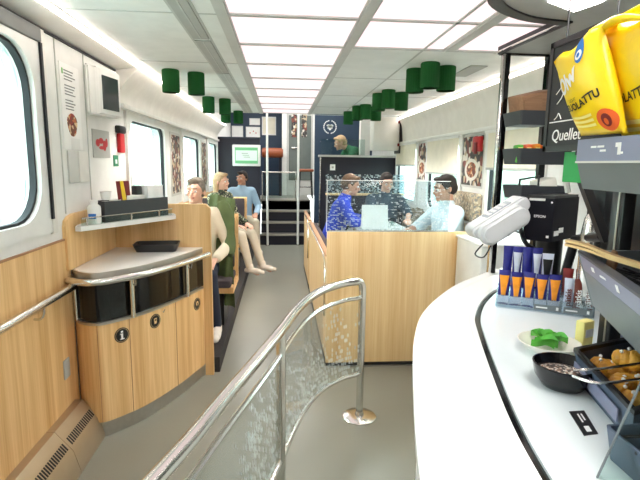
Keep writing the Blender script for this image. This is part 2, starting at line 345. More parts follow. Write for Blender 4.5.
# ------------------------------------------------------------------ ceiling lights, vents
def frame_ring(x0, x1, y0, y1, w, d, z=None):
    z = ZC if z is None else z; q = .003
    O = [(x0, y0), (x1, y0), (x1, y1), (x0, y1)]; I = [(x0+q, y0+w), (x1-q, y0+w), (x1-q, y1-w), (x0+q, y1-w)]
    return MB().rings([[(*O[k], z-d), (*O[k], z+.02), (*I[k], z+.02), (*I[k], z-d)] for k in range(4)], closed=True)
for k, (xa, xb, ya, yb) in enumerate(((-.9, -.1, 7.6, 9.0), (.1, 1.2, 7.6, 9.0), (-.9, -.1, 9.6, 11.2), (.1, 1.2, 9.6, 11.2))):  # added glowing panels, hidden above the lower ceiling, to brighten the far end
    t = thing('upper_fill_light', 'added unseen fill light panel over the upper landing and bar', 'ceiling light', ((xa+xb)/2, (ya+yb)/2, ZU), 0, 'added fill lights of the upper level')
    MB().mm((xa+.02, ya+.02, ZU-.012), (xb-.02, yb-.02, ZU-.002)).build('diffuser', M['fillu'], t); frame_ring(xa, xb, ya, yb, .02, .015, ZU-.02).build('frame', M['beam'], t)
for i in range(len(rowY)-1):
    a, b_ = rowY[i], rowY[i+1]
    if i == len(rowY)-2: b_ = YE-.01
    lab = 'glowing pinkish white ceiling panel over the aisle'
    t = thing('ceiling_light', lab, 'ceiling light', ((LX0+LX1)/2, (a+b_)/2, ZC), 0, 'ceiling light panels over the aisle')
    MB().mm((LX0, a+.012, ZC+.004), (LX1, b_-.012, ZC+.02)).build('diffuser', M['lightp'], t)
    frame_ring(LX0, LX1, a, b_, .018, .004).build('frame', M['beam'], t)
for xa, xb, col in ((.425, .968, 'aisle side'), (1.032, 1.72, 'wall side')):
    for i, (a, b_) in enumerate([(2.40, 2.955), (1.84, 2.40), (1.0, 1.84), (.0, 1.0), (-1.2, 0)]):
        t = thing('bar_ceiling_light', 'glowing white ceiling panel above the bar counter, %s column' % col, 'ceiling light', ((xa+xb)/2, (a+b_)/2, ZC), 0, 'ceiling light panels above the bar, %s' % col)
        MB().mm((xa, a+.01, ZC+.004), (xb, b_-.01, ZC+.02)).build('diffuser', M['lightp'], t)
        frame_ring(xa, xb, a, b_, .014, .003).build('frame', M['beam'], t)
for k in range(5):
    y = 1.9+1.0*k
    t = thing('air_vent', 'long narrow grey ceiling air vent beside the aisle lights', 'vent', (-.44, y+.45, ZC), 0, 'grey ceiling vents on the left')
    MB().mm((-.485, y, ZC-.006), (-.398, y+.96, ZC+.002)).build('grille', M['vent'], t)
    f = MB()
    f.mm((-.445, y+.02, ZC-.0085), (-.438, y+.94, ZC-.005))
    f.build('slot', M['seam'], t)
t = thing('air_vent', 'short grey ceiling vent on the right behind the green lamps', 'vent', (1.36, 3.5, ZC))
MB().mm((1.30, 3.35, ZC-.006), (1.42, 3.75, ZC+.002)).build('grille', M['vent'], t)

# green cylinder lamps
def lamp(px, py, w, label, group, ymax=None):
    p = aZ(px, py, ZC); Y = min(p.y, YE-.08); X = (px-VX)/F*Y
    t = thing('downlight', label, 'lamp', (X, Y, ZC), 0, group)
    r, h = .062, .165
    MB().lathe((X, Y, ZC-h), [(r, 0), (r, h-.002), (r*.97, h), (r*.9, h), (r*.9, .02), (r*.9, .0)]).build('shade', M['green'], t)
    rb = MB()
    for k in range(24): a = 2*PI*k/24; rb.tube([(X+r*math.cos(a), Y+r*math.sin(a), ZC-h+.004), (X+r*math.cos(a), Y+r*math.sin(a), ZC-.004)], .0022, 5)
    rb.build('fluting', M['green'], t)
    MB().cyl((X, Y, ZC-h+.02), (X, Y, ZC-h+.03), r*.88).build('diffuser', M['greenl'], t)
    l = bpy.data.lights.new('bulb', 'SPOT'); l.energy = LAMP; l.spot_size = 2.3; l.spot_blend = .8; l.shadow_soft_size = .04; l.color = (1, .95, .88)
    o = bpy.data.objects.new('bulb', l); C.objects.link(o); o.parent = t; o.location = (0, 0, -h+.01)
LAMP = 80
gl = 'green cylinder lamps over the left tables'; gr = 'green cylinder lamps over the right tables'
for px, py, w, s in [(177.5, 70, 17, 'leftmost green cylinder ceiling lamp, largest of the left side'), (201, 73, 15, 'second large green cylinder lamp on the left, nearer the aisle than the first'),
    (212, 97, 10, 'mid-sized green cylinder lamp on the left nearest the wall'), (227.5, 99, 10, 'mid-sized green cylinder lamp on the left beside the aisle vent'),
    (228, 110, 8, 'small green cylinder lamp below another on the far left'), (240, 111, 7, 'farthest and smallest green cylinder lamp on the left')]: lamp(px, py, w, s, gl)
for px, py, w, s in [(411.7, 69, 18, 'left lamp of the nearest green cylinder trio on the right'), (426.5, 62.8, 20, 'middle and largest green cylinder lamp of the nearest right trio'), (443, 66.5, 19, 'right lamp of the nearest green cylinder trio, by the wall'),
    (376.5, 93.5, 12, 'left lamp of the second green cylinder trio on the right'), (386, 90, 12, 'middle lamp of the second green cylinder trio on the right'), (399, 92.5, 12, 'right lamp of the second green cylinder trio, above the cream cabinet'),
    (355.7, 106, 8, 'left lamp of the third green cylinder trio on the right'), (363.5, 104.5, 9, 'middle lamp of the third green cylinder trio on the right'), (374, 106.5, 9, 'right lamp of the third green cylinder trio, behind the cream cabinet top'),
    (346.8, 111.5, 7, 'farthest small green cylinder lamp above the bartender')]: lamp(px, py, w, s, gr)

# ------------------------------------------------------------------ left wall, near part
struct(MB().mm((XL, -1.5, .0), (XL+.012, 2.765, 1.165)).build('wall_left_lower', M['oak']))
sb = MB()
sb.mm((XL, -1.5, 1.163), (XL+.014, 2.765, 1.172)); struct(sb.build('trim_9', M['oakx']))
# big window surround panel, guide and blind box
sp_ = MB(); sp_.mm((XL, 2.565, 1.22), (XL+.03, 2.62, 2.236), .01); struct(sp_.build('trim_10', M['cream']))
t = thing('roller_blind', 'rolled-up grey blind with dark guide rail beside the big left window', 'blind', (XL+.03, 1.75, 2.18))
MB().mm((XL+.002, .9, 2.165), (XL+.035, 2.575, 2.236), .01).build('cassette', plain('blind_grey', (120, 122, 122), .6), t)
MB().mm((XL+.024, 2.555, 1.30), (XL+.034, 2.575, 2.165)).build('guide_rail', M['rubber'], t)
pn = MB(); pn.mm((XL+.0, 2.772, 1.305), (XL+.006, 2.777, 2.236)); pn.mm((XL+.0, 3.15, 1.305), (XL+.006, 3.154, 2.236)); struct(pn.build('trim_11', M['seam']))
# leaflet poster
t = thing('notice_poster', 'tall white notice with small text and a food photo left of the monitor', 'poster', (XL+.004, 2.92, 1.9))
MB().mm((XL+.001, 2.81, 1.66), (XL+.006, 3.06, 2.13)).build('sheet', M['paper'], t)
q = MB()
for k in range(14):
    if k in (4, 9): continue
    q.mm((XL+.006, 2.86, 2.09-.016*k), (XL+.0068, 2.86+random.uniform(.10, .17), 2.096-.016*k))
q.build('text_lines', M['ink'], t)
MB().slab([(XL+.0065, 2.93+.065*math.cos(a)*(1+.12*math.sin(3*a)), 1.80+.065*math.sin(a)) for a in [2*PI*k/20 for k in range(20)]], (.001, 0, 0)).build('food_photo', M['food'], t)
MB().mm((XL+.006, 2.90, 1.66), (XL+.007, 3.02, 1.725)).build('plate_photo', M['white_metal'], t)
MB().mm((XL+.006, 2.835, 2.07), (XL+.007, 2.85, 2.10)).build('badge', M['leaf'], t)
# monitor
t = thing('wall_monitor', 'white rounded wall-mounted monitor with dark screen facing the aisle', 'monitor', (XL, 3.3, 2.02))
m1, m2 = aY(100.5, 100, 3.22), aY(120.5, 100, 3.47)
mpl = [(XL, 3.15), (XL+.03, 3.135), (m1.x-.02, 3.20), (m1.x, 3.225), (m2.x, 3.47), (m2.x-.01, 3.50), (XL, 3.55)]
q = MB().prism(mpl, 1.885, 2.185); bmesh.ops.bevel(q.bm, geom=[e for e in q.bm.edges], offset=.012, segments=3, affect='EDGES'); q.build('housing', M['white_metal'], t)
A_, B_ = Vector((m1.x, 3.225, 0)), Vector((m2.x, 3.47, 0)); dd_ = (B_-A_).normalized(); nn_ = Vector((dd_.y, -dd_.x, 0))
MB().slab([A_.lerp(B_, f)+Vector((0, 0, z)) for f, z in ((.10, 1.925), (.88, 1.925), (.88, 2.135), (.10, 2.135))], nn_*.004).build('screen', M['screen'], t)
# emergency sign, hammer
t = thing('safety_sign', 'square grey sign with red graphics below the wall monitor', 'sign', (XL, 3.38, 1.71))
MB().mm((XL+.001, 3.222, 1.619), (XL+.008, 3.52, 1.80)).build('plate', M['vent'], t)
q = MB()
for (y, z, a, b_) in [(3.30, 1.715, .035, .025), (3.36, 1.73, .04, .02), (3.42, 1.70, .03, .035), (3.46, 1.72, .02, .03), (3.37, 1.685, .05, .012)]: q.slab([(XL+.008, y+a*math.cos(t_), z+b_*math.sin(t_)) for t_ in [2*PI*k/12 for k in range(12)]], (.001, 0, 0))
q.build('pictogram', M['red'], t)
t = thing('emergency_hammer', 'red emergency hammer with black head right of the red and grey sign', 'hammer', (XL, 3.74, 1.75))
MB().mm((XL+.001, 3.69, 1.66), (XL+.03, 3.79, 1.80), .008).build('handle', M['red'], t)
MB().mm((XL+.001, 3.66, 1.80), (XL+.04, 3.80, 1.855), .01).build('head', M['black'], t)
t = thing('emergency_tag', 'tiny green and white exit sticker under the red hammer', 'sign', (XL, 3.64, 1.6))
MB().mm((XL, 3.60, 1.56), (XL+.004, 3.70, 1.64)).build('sticker', M['greensign'], t)
MB().mm((XL+.004, 3.63, 1.58), (XL+.005, 3.67, 1.61)).build('arrow', M['textw'], t)
t = thing('wall_dispenser', 'flush pale grey wall hatch with two doors above the snack shelf', 'hatch', (XL, 2.98, 1.56))
MB().mm((XL+.001, 2.84, 1.47), (XL+.012, 2.97, 1.655), .004).build('door', M['beam'], t)
MB().mm((XL+.001, 2.98, 1.47), (XL+.012, 3.12, 1.655), .004).build('door', M['cream'], t)
# wall handrail
t = thing('wall_handrail', 'satin steel handrail along the oak panelling of the left wall', 'handrail', (XL, 1.6, .915))
MB().tube([(XL+.06, y, .915) for y in (-.5, .5, 1.5, 2.55)]+[(XL+.06, 2.70, .913)], .02, 14).build('rail', M['chrome'], t)
for y in (1.0, 2.33): MB().tube(catmull([(XL+.06, y, .90), (XL+.058, y, .865), (XL+.04, y+.0, .84), (XL+.012, y, .84)], 4), .007, 8).build('bracket', M['chrome'], t)
t = thing('switch_plate', 'small grey blank plate low on the oak left wall', 'switch', (XL+.012, 2.62, .46))
MB().mm((XL+.012, 2.585, .405), (XL+.02, 2.655, .515), .004).build('plate', M['vent'], t)
# heater
t = thing('floor_heater', 'long bronze-grey floor heater cover with slotted grille against the left wall', 'heater', (-1.1, 1.3, 0))
prof = [(XL+.013, 0), (XL+.013, .235), (-1.145, .235), (-1.06, .13), (-1.03, .02), (-1.03, 0)]
MB().rings([[(x, y, z) for x, z in prof] for y in (.2, 2.35)]).build('cover', M['heat'], t)
MB().rings([[(x, y, z) for x, z in prof] for y in (2.353, 2.70)]).build('end_cover', M['heat'], t)
g = MB(); g2 = MB(); d = Vector((.085, 0, -.105)).normalized()
for k in range(125):
    y = .35+.019*k
    if 2.33 < y < 2.38 or y > 2.68: continue
    c = Vector((-1.145, y, .235))+d*.088+Vector((.105, 0, .085)).normalized()*.001
    (g if y < 2.35 else g2).box(c, (.045, .009, .002), (0, math.atan2(.105, .085), 0))
g.build('grille', M['gapd'], t); g2.build('grille', M['gapd'], t)

# ------------------------------------------------------------------ information counter
CP = [Vector((-1.13, 2.712)), Vector((-1.03, 2.675)), Vector((-.93, 2.755)), Vector((-.82, 2.89)), Vector((-.68, 3.17)), Vector((-.57, 3.47))]
curve = catmull([(p.x, p.y, 0) for p in CP], 8); curve = [(p.x, p.y) for p in curve]
front = [(-1.185, 2.775)]+curve
t = thing('info_counter', 'oak service counter with curved front, smoked glass band and round icon badges', 'counter', (-.95, 3.1, 0))
def inset(path, dd):
    out = []
    for i, p in enumerate(path):
        a = Vector(path[max(i-1, 0)]); b_ = Vector(path[min(i+1, len(path)-1)]); tt = (b_-a).normalized(); out.append((min(p[0]-tt.y*dd, 1.745), p[1]+tt.x*dd))
    return out
back = [(-.57, 3.497), (-1.185, 3.497)]
MB().prism(front+back, .10, .685).build('body', M['oak'], t)
MB().prism(inset(front, .02)+back, 0, .10).build('kick_plate', M['steel'], t)
MB().prism(inset(front, .012)+back, .70, .935).build('glass_band', M['dark_glass'], t)
MB().wall(inset(front, -.006), .685, .70, -.05).build('steel_strip', M['steel'], t)
MB().prism(inset(front, .004)+back, .935, .965).build('top_frame', M['steel'], t)
MB().prism(inset(front, .010)+back, .965, .988).build('worktop', M['solid'], t)
MB().wall(inset(front, -.002), .966, .986, -.012).build('worktop_edge', M['steel'], t)
rp_ = inset(front, -.05); MB().tube([(x, y, .945) for x, y in [(-1.17, 2.72)]+rp_[1:]], .02, 12).build('rail', M['chrome'], t)
for k in (21, 35):
    x, y = inset(front, -.012)[k]
    p = MB().cyl((x, y, .69), (x, y, .955), .014).build('post', M['chrome'], t)
    x2, y2 = rp_[k]; MB().tube(catmull([(x, y, .90), ((x+x2)/2+.01, (y+y2)/2, .89), (x2, y2, .925)], 4), .006, 6).build('hook', M['chrome'], p)
MB().cyl((-1.17, 2.757, .69), (-1.17, 2.757, .94), .012).build('post', M['chrome'], t)
sm = MB()
for k in (9, 20, 32):
    x, y = front[k]; n_ = inset(front, -.001)[k]; sm.cyl((n_[0], n_[1], .10), (n_[0], n_[1], .685), .0018, n=6)
sm.build('panel_joint', M['oakx'], t)
def badge(px, py, kind):
    # hit the front curve along the pixel's ray
    best = None
    for i in range(len(front)-1):
        a, b_ = Vector(front[i]), Vector(front[i+1])
        for s in range(8):
            q = a.lerp(b_, s/8); r = ray(px, py); e = abs(q.x/q.y-r.x/r.y)
            if best is None or e < best[0]: best = (e, q, (b_-a).normalized())
    q, tt = best[1], best[2]; z = aY(px, py, q.y).z; n_ = Vector((tt.y, -tt.x, 0)); u = Vector((tt.x, tt.y, 0)); c = Vector((q.x, q.y, z))
    R = .045
    bd = MB().cyl(c, c+n_*.003, R, n=28).build('badge', M['black'], t)
    MB().tube([c+n_*.003+R*.86*(u*math.cos(a)+Vector((0, 0, 1))*math.sin(a)) for a in [2*PI*k/28 for k in range(28)]], .001, 5, closed=True).build('badge_ring', M['oakp'], bd)
    o = c+n_*.003
    if kind == 'i':
        q = MB()
        def bx_(x0, x1, z0, z1): q.slab([o+u*x+Vector((0, 0, z_)) for x, z_ in [(x0, z0), (x1, z0), (x1, z1), (x0, z1)]], n_*.0012)
        bx_(-.006, .006, -.024, .010); bx_(-.014, .014, -.026, -.020); bx_(-.013, .0, .005, .010); bx_(-.0065, .0065, .015, .026)
        q.build('letter_i', M['paper'], bd)
    elif kind == 'cup':
        MB().slab([o+u*x+Vector((0, 0, z_)) for x, z_ in [(-.012, .018), (.012, .018), (.009, -.016), (-.009, -.016)]], n_*.001).build('cup_icon', M['oakp'], bd)
        MB().slab([o+u*x+Vector((0, 0, z_)) for x, z_ in [(-.008, .012), (.008, .012), (.007, .002), (-.007, .002)]], n_*.0015).build('cup_gap', M['black'], bd)
    else:
        MB().slab([o+u*(.016*math.cos(a))+Vector((0, 0, .018*math.sin(a)+.004)) for a in [PI*1.5+.5+2*PI*k/16*.86 for k in range(16)]], n_*.001).build('bell_icon', M['oakp'], bd)
        MB().slab([o+u*x+Vector((0, 0, z_)) for x, z_ in [(-.006, .01), (.006, .01), (.004, -.012), (-.004, -.012)]], n_*.0015).build('icon_gap', M['black'], bd)
badge(122, 335, 'i'); badge(155, 321, 'cup'); badge(197, 304, 'bell')
kk = MB(); kx, ky = inset(front, -.004)[29]; kk.ball((kx, ky, .655), .006); kk.tube([(kx, ky, .655), (kx+.01, ky-.005, .67)], .003, 6); kk.build('lock', M['chrome'], t)
# partition and backsplash
t = thing('oak_partition', 'oak end partition and wall backsplash around the service counter', 'partition', (-.85, 3.52, 0))
pr = [(XL+.002, 0), (-.51, 0), (-.51, 1.27), (-.54, 1.30), (XL+.002, 1.30)]
MB().rings([[(x, y, z) for x, z in pr] for y in (3.5, 3.545)]).build('end_board', M['oak'], t)
pr = [(2.715, .99), (3.499, .99), (3.499, 1.30), (2.83, 1.30), (2.77, 1.29), (2.73, 1.27), (2.715, 1.235)]
MB().rings([[(x, y, z) for y, z in pr] for x in (XL+.002, XL+.024)]).build('backsplash', M['oak'], t)
# snack shelf
SZ = 1.235
t = thing('corner_shelf', 'white corner shelf with clear gallery rail above the service counter', 'shelf', (-1.05, 3.2, SZ))
sp_ = [(XL+.025, 2.86), (-1.155, 2.78), (-1.12, 2.77), (-.74, 3.38), (-.735, 3.42), (-.76, 3.498), (XL+.025, 3.498)]
MB().prism(sp_, SZ-.03, SZ-.004).build('board', M['white_metal'], t)
MB().prism(inset(sp_, .01), SZ-.004, SZ).build('top_skin', M['beam'], t)
MB().wall([(-1.12, 2.785), (-.752, 3.385)], SZ, SZ+.04, -.004).build('gallery_glass', M['clear'], t)
MB().tube([(-1.12, 2.785, SZ+.042), (-.752, 3.385, SZ+.042)], .004, 8).build('gallery_rail', M['chrome'], t)
for f in (.05, .5, .83):
    x, y = -1.12+.368*f, 2.785+.60*f; MB().cyl((x, y, SZ), (x, y, SZ+.045), .006, n=10).build('gallery_post', M['chrome'], t)
# things on the shelf
ang = math.atan2(.65, .383)
t = thing('cutlery_box', 'dark grey open-top box for cutlery and napkins on the corner shelf', 'box', (-.957, 3.187, SZ), ang)
bx = MB(); W, D, H = .52, .11, .125
for a, b_ in (((-W/2, -D/2, 0), (W/2, D/2, .006)), ((-W/2, -D/2, .006), (W/2, -D/2+.006, H)), ((-W/2, D/2-.006, .006), (W/2, D/2, H)), ((-W/2, -D/2+.006, .006), (-W/2+.006, D/2-.006, H)), ((W/2-.006, -D/2+.006, .006), (W/2, D/2-.006, H))): bx.mm(a, b_)
bx.build('tray', M['dark'], t, local=True)
dv = MB()
for x in (-.08, .1): dv.mm((x-.003, -D/2+.006, .006), (x+.003, D/2-.006, H-.005))
dv.build('divider', M['blacks'], t, local=True)
BM = WM(t)
def onbox(x, y, z): return BM @ Vector((x, y, z))
for k, (x, h) in enumerate([(-.205, .10), (-.135, .11), (-.20, .155)]):
    o = tag(MB().lathe(onbox(x, .0, .045 if k < 2 else .13), [(.026, 0), (.034, h*.75 if k < 2 else .05), (.036, h*.75 if k < 2 else .052), (.03, .7*h if k < 2 else .05), (.02, .01)], 18).build('paper_cup', M['paper']), ['white paper cup at the near end of the dark shelf box', 'white paper cup beside another inside the dark shelf box', 'white paper cup stacked on top of the cups in the dark box'][k], 'cup', 'paper cups in the shelf box')
nap = MB()
for k in range(7): nap.box(onbox(.0+.002*k, 0, .09+.009*k), (.12, .085, .008), (0, 0, ang+.03*k), .002)
o = tag(nap.build('napkin_stack', M['paper']), 'white paper napkins piled in the middle of the dark box', 'napkins')
o = tag(MB().box(onbox(.17, 0, .107), (.14, .07, .20), (0, .0, ang), .004).build('paper_carton', M['paper']), 'plain white carton standing at the far end of the dark box', 'carton')
for k, (x, mt, rz) in enumerate([(-.06, 'yellow', .3), (-.045, 'redd', -.2), (-.09, 'redd', .1)]):
    t2 = thing('sauce_sachet', ['yellow sauce sachet poking out of the dark shelf box', 'dark red sauce sachet right of the yellow one in the box', 'dark red sauce sachet left of the yellow one in the box'][k], 'sachet', onbox(x, -.01, .05), ang+rz, 'sauce sachets in the box')
    MB().grid(lambda u, v: ((u-.5)*.05, .008*math.sin(PI*u)*math.sin(PI*v)+.02*v, v*.19), 6, 8).build('foil', M[mt], t2, local=True)
    MB().grid(lambda u, v: ((u-.5)*.05, -.008*math.sin(PI*u)*math.sin(PI*v)+.02*v, v*.19), 6, 8).build('foil_back', M[mt], t2, local=True)
tag(MB().box(onbox(.06, .02, .107), (.05, .05, .20), (0, 0, ang), .008).build('pepper_mill', M['blacks']), 'black container standing upright behind the napkins in the box', 'container')
t = thing('spray_bottle', 'white plastic bottle with blue label at the near end of the corner shelf', 'bottle', (-1.09, 2.90, SZ))
c = Vector((-1.09, 2.90, SZ))
MB().lathe(c, [(.034, 0), (.037, .01), (.037, .09), (.034, .102), (.022, .112), (.02, .118)]).build('body', M['white_metal'], t)
MB().lathe(c+Vector((0, 0, .118)), [(.022, 0), (.022, .016), (.018, .02)]).build('cap', M['white_metal'], t)
MB().grid(lambda u, v: c+Vector((.0375*math.cos(-2.3+1.3*u), .0375*math.sin(-2.3+1.3*u), .03+.03*v)), 10, 1).build('blue_label', M['blue'], t)
t = thing('serving_tray', 'black shallow plastic tray on the white service counter top', 'tray', (-.86, 3.375, .986), .10)
def tray_mesh(w, d, h, th=.006, flare=.02, r=.03):
    o_ = rrect(w, d, r); i_ = rrect(w-2*th, d-2*th, r-th*.5); ob = rrect(w-2*flare, d-2*flare, r); ib = rrect(w-2*flare-2*th, d-2*flare-2*th, r)
    mb = MB(); mb.rings([[(x, y, 0) for x, y in ob], [(x, y, h) for x, y in o_], [(x, y, h) for x, y in i_], [(x, y, th) for x, y in ib]]); return mb
tray_mesh(.30, .19, .055).build('tray_body', M['blacks'], t, local=True)
tray_mesh(.25, .14, .012).build('liner', M['black'], t, local=True).location = (0, 0, .006)

# ------------------------------------------------------------------ left seating area
struct(MB().mm((XL, 3.55, 0), (-.47, 9.3, .12)).build('floor_left_platform', M['carpet']))
for i, (y0, y1) in enumerate(((5.40, 5.88), (7.42, 7.9))):
    t = thing('art_panel', ['tall narrow food art print between the first left windows', 'tall narrow food art print farther along the left wall'][i], 'picture', (XL, (y0+y1)/2, 1.55), 0, 'art panels on the left wall')
    MB().mm((XL+.001, y0, 1.22), (XL+.012, y1, 1.92)).build('frame', M['beam'], t); MB().mm((XL+.012, y0+.03, 1.25), (XL+.015, y1-.03, 1.89)).build('print', M['art'], t)
struct(MB().mm((XL, 3.55, .12), (XL+.012, 9.3, 1.12)).build('wall_left_far_lower', M['oak']))
def bench(label, group, y, x0=XL+.03, x1=-.5, z0=.12, top=1.1, flip=1):
    t = thing('bench', label, 'bench', ((x0+x1)/2, y, z0), 0, group)
    s = flip
    bp = [(0, .33), (.0, .5), (.04, .75), (.10, top-z0-.02), (.125, top-z0), (.14, top-z0-.02), (.085, .74), (.045, .5), (.045, .33)]
    MB().rings([[(x, y+s*q, z0+z) for q, z in bp] for x in (x0, x1)]).build('back_shell', M['oak'], t)
    MB().box(((x0+x1)/2, y+s*.0, z0+.72), (x1-x0-.06, .05, .5), (-s*.17, 0, 0), .02).build('back_cushion', M['seatf'], t)
    MB().mm((x0+.02, y-s*.50, z0+.38), (x1-.02, y-s*.02, z0+.45), .02).build('seat', M['seatf'], t)
    MB().mm((x0, y-s*.48, z0+.33), (x1, y+s*.02, z0+.38)).build('seat_shell', M['oak'], t)
    for xx in (x0+.12, x1-.12): MB().mm((xx-.02, y-s*.36, z0), (xx+.02, y-s*.08, z0+.33)).build('leg', M['blacks'], t)
    return t
bench('oak bench behind the passenger in the beige sweater', 'oak benches on the left', 4.66, x1=-.42)
bench('oak bench behind the passenger in the floral jacket', 'oak benches on the left', 7.02)
bench('farthest oak bench on the left under the passenger in pale blue', 'oak benches on the left', 8.45)

# ------------------------------------------------------------------ people
def person(label, loc, rz, seat, top, trousers, hair, shoes, arms, legs, lean=0., headyaw=0., headpitch=0., skin='skin', hairstyle='short', sleeve=2, z0=0, stand=False, sc=1., coat=None):
    """local frame: facing -Y, x to the figure's left; floor at z=0"""
    t = thing('person', label, 'person', loc, rz)
    H = Vector((0, 0, seat+.09))
    def up(h, f=0): return H+Vector((0, -f, 0))+Vector((0, -math.sin(lean)*h, math.cos(lean)*h))
    waist, chest, neck = up(.18), up(.40), up(.54)
    sh = [up(.47)+Vector((s*.175, 0, 0)) for s in (-1, 1)]
    hd = up(.68)+Vector((0, -.02, 0))
    hips = [H+Vector((s*.09, 0, -.01)) for s in (-1, 1)]
    HM = Matrix.Translation(hd) @ Matrix.Rotation(headyaw, 4, 'Z') @ Matrix.Rotation(headpitch, 4, 'X')
    def hp(x, y, z): return HM @ Vector((x, y, z))
    b = MB()
    # skull, jaw, nose, ears, neck
    b.ball(hp(0, .012, .03), (.076, .095, .088)); b.ball(hp(0, -.02, -.04), (.058, .072, .07)); b.caps(hp(0, -.085, .012), hp(0, -.104, -.022), .010, .015)
    b.ball(hp(0, -.078, -.085), (.03, .02, .02)); b.ball(hp(0, -.086, -.05), (.026, .012, .012)); b.ball(hp(0, -.072, .032), (.06, .02, .014))
    for s in (-1, 1): b.ball(hp(s*.078, .015, -.005), (.012, .022, .034)); b.ball(hp(s*.04, -.07, -.02), (.02, .015, .02))
    b.caps(neck, hp(0, .02, -.06), .056, .052)
    # trunk core
    b.caps(H, waist, .09, .08); b.caps(waist, chest, .08, .075); b.caps(sh[0], sh[1], .045); b.caps(chest, neck, .07, .05)
    tp = MB(); G = .014
    for s in (-1, 1):
        tp.caps(H+Vector((s*.055, 0, 0)), waist+Vector((s*.05, 0, 0)), .115+G, .105+G); tp.caps(waist+Vector((s*.05, 0, 0)), chest+Vector((s*.065, 0, 0)), .107+G, .105+G); tp.caps(chest+Vector((s*.06, 0, 0)), sh[0 if s < 0 else 1]+Vector((-s*.03, 0, 0)), .10+G, .062+G)
    tp.caps(sh[0], sh[1], .058+G); tp.caps(chest, neck+Vector((0, 0, -.01)), .10+G, .062+G)
    for i, s in enumerate((-1, 1)):
        el, wr, curl = Vector(arms[i][0]), Vector(arms[i][1]), arms[i][2] if len(arms[i]) > 2 else .5
        b.caps(sh[i], el, .048, .038); b.caps(el, wr, .038, .026)
        tp.caps(sh[i], el, .056+G, .044+G)
        if sleeve == 2: tp.caps(el, el.lerp(wr, .93), .044+G, .032+G)
        # hand: palm plus five fingers, fingers curl towards the palm side (down)
        d = (wr-el).normalized(); side = d.cross(Vector((0, 0, 1)))
        side = side.normalized() if side.length > .1 else Vector((1, 0, 0)); nrm = side.cross(d).normalized()
        if nrm.z < 0: nrm = -nrm
        pc = wr+d*.085
        for q in (-.026, -.009, .009, .026): b.caps(wr+d*.012+side*q*.6, pc+side*q, .014, .012, 8)
        for q, ln in zip((-.03, -.010, .010, .029), (.062, .074, .070, .054)):
            p0 = pc+side*q; p1 = p0+d*ln*.5*math.cos(curl*.5)+side*q*.12-nrm*ln*.5*math.sin(curl*.5); p2 = p1+d*ln*.5*math.cos(curl*1.6)-nrm*ln*.5*math.sin(curl*1.6)
            b.caps(p0, p1, .0095, .009, 8); b.caps(p1, p2, .009, .0075, 8)
        ts = side*(-s)*(1 if side.x*s > 0 else -1)
        p0 = wr+d*.03+ts*.022; p1 = p0+d*.032+ts*.026-nrm*.008; p2 = p1+d*.03+ts*.006-nrm*.01
        b.caps(p0, p1, .013, .0105, 8); b.caps(p1, p2, .0105, .0085, 8)
    tr_ = MB(); tr_.caps(hips[0], hips[1], .115); tr_.caps(H, waist.lerp(H, .5), .125, .118)
    for i, s in enumerate((-1, 1)):
        kn, an = Vector(legs[i][0]), Vector(legs[i][1])
        b.caps(hips[i], kn, .075, .052); b.caps(kn, an, .052, .036); b.caps(an, an+Vector((0, -.12, -.04)), .036, .03)
        tr_.caps(hips[i], kn, .092, .066); tr_.caps(kn, kn.lerp(an, .92), .066, .05)
        fd = Vector(legs[i][2]) if len(legs[i]) > 2 else Vector((0, -1, 0))
        sx = MB(); sole = an.z-.045
        heel = Vector((an.x, an.y, sole))-fd*.05; toe = heel+fd*.24
        sx.caps(heel+Vector((0, 0, .03)), toe+Vector((0, 0, .024)), .038, .032); sx.caps(heel+fd*.09+Vector((0, 0, .032)), toe-fd*.06+Vector((0, 0, .028)), .044, .042)
        sx.caps(heel+fd*.05+Vector((0, 0, .03)), an+Vector((0, 0, .05)), .044, .043)
        for v in sx.bm.verts: v.co.z = max(v.co.z, sole)
        remesh(sx, 'shoe', M[shoes], t, .009)
    remesh(b, 'body', M[skin], t, .0075, 2)
    remesh(tp, 'top', M[top], t, .013, 4); remesh(tr_, 'trousers', M[trousers], t, .013, 4)
    hb = MB(); hb.ball(hp(0, .024, .048), (.084, .100, .086)); hb.ball(hp(0, .05, .0), (.080, .075, .075)); hb.ball(hp(0, -.05, .095), (.06, .04, .025))
    for s in (-1, 1): hb.ball(hp(s*.062, .02, .03), (.026, .05, .05))
    if hairstyle == 'long':
        for s in (-1, 0, 1): hb.caps(hp(s*.055, .05, .02), hp(s*.06, .05, -.17), .05, .035)
    remesh(hb, 'hair', M[hair], t, .010, 2)
    for s in (-1, 1):
        e = MB().ball(hp(s*.031, -.079, .004), .0125).build('eye', M['eyew'], t, local=True); MB().ball(hp(s*.031, -.0885, .004), .0062).build('iris', M['eyed'], e, local=True)
        MB().caps(hp(s*.018, -.091, .028), hp(s*.046, -.082, .030), .004, .003, 6).build('eyebrow', M[hair], t, local=True)
    MB().caps(hp(-.018, -.091, -.051), hp(.018, -.091, -.051), .0055).build('mouth', M['lip'], t, local=True)
    return t
def sit(seat, kx=.11, ky=-.42, spread=.0, foot=0): return [((-kx-spread, ky, seat+.07), (-kx-spread, ky-.02+foot, .09)), ((kx+spread, ky, seat+.07), (kx+spread, ky-.04+foot, .09))]
# left passengers (floor .12, bench seat .57 -> .45 above the platform)
person('seated passenger in a beige sweater and dark trousers with an olive coat, facing this way', (-.76, 4.36, .12), .05, .45, 'beige', 'jeans', 'hairg', 'shoe',
       [((-.30, -.06, .72), (-.10, -.30, .64)), ((.29, -.02, .74), (.19, -.27, .66))], [((-.13, -.42, .53), (-.12, -.40, .09)), ((.15, -.42, .53), (.20, -.44, .09))], -.05, -.25, skin='skin', hairstyle='short')
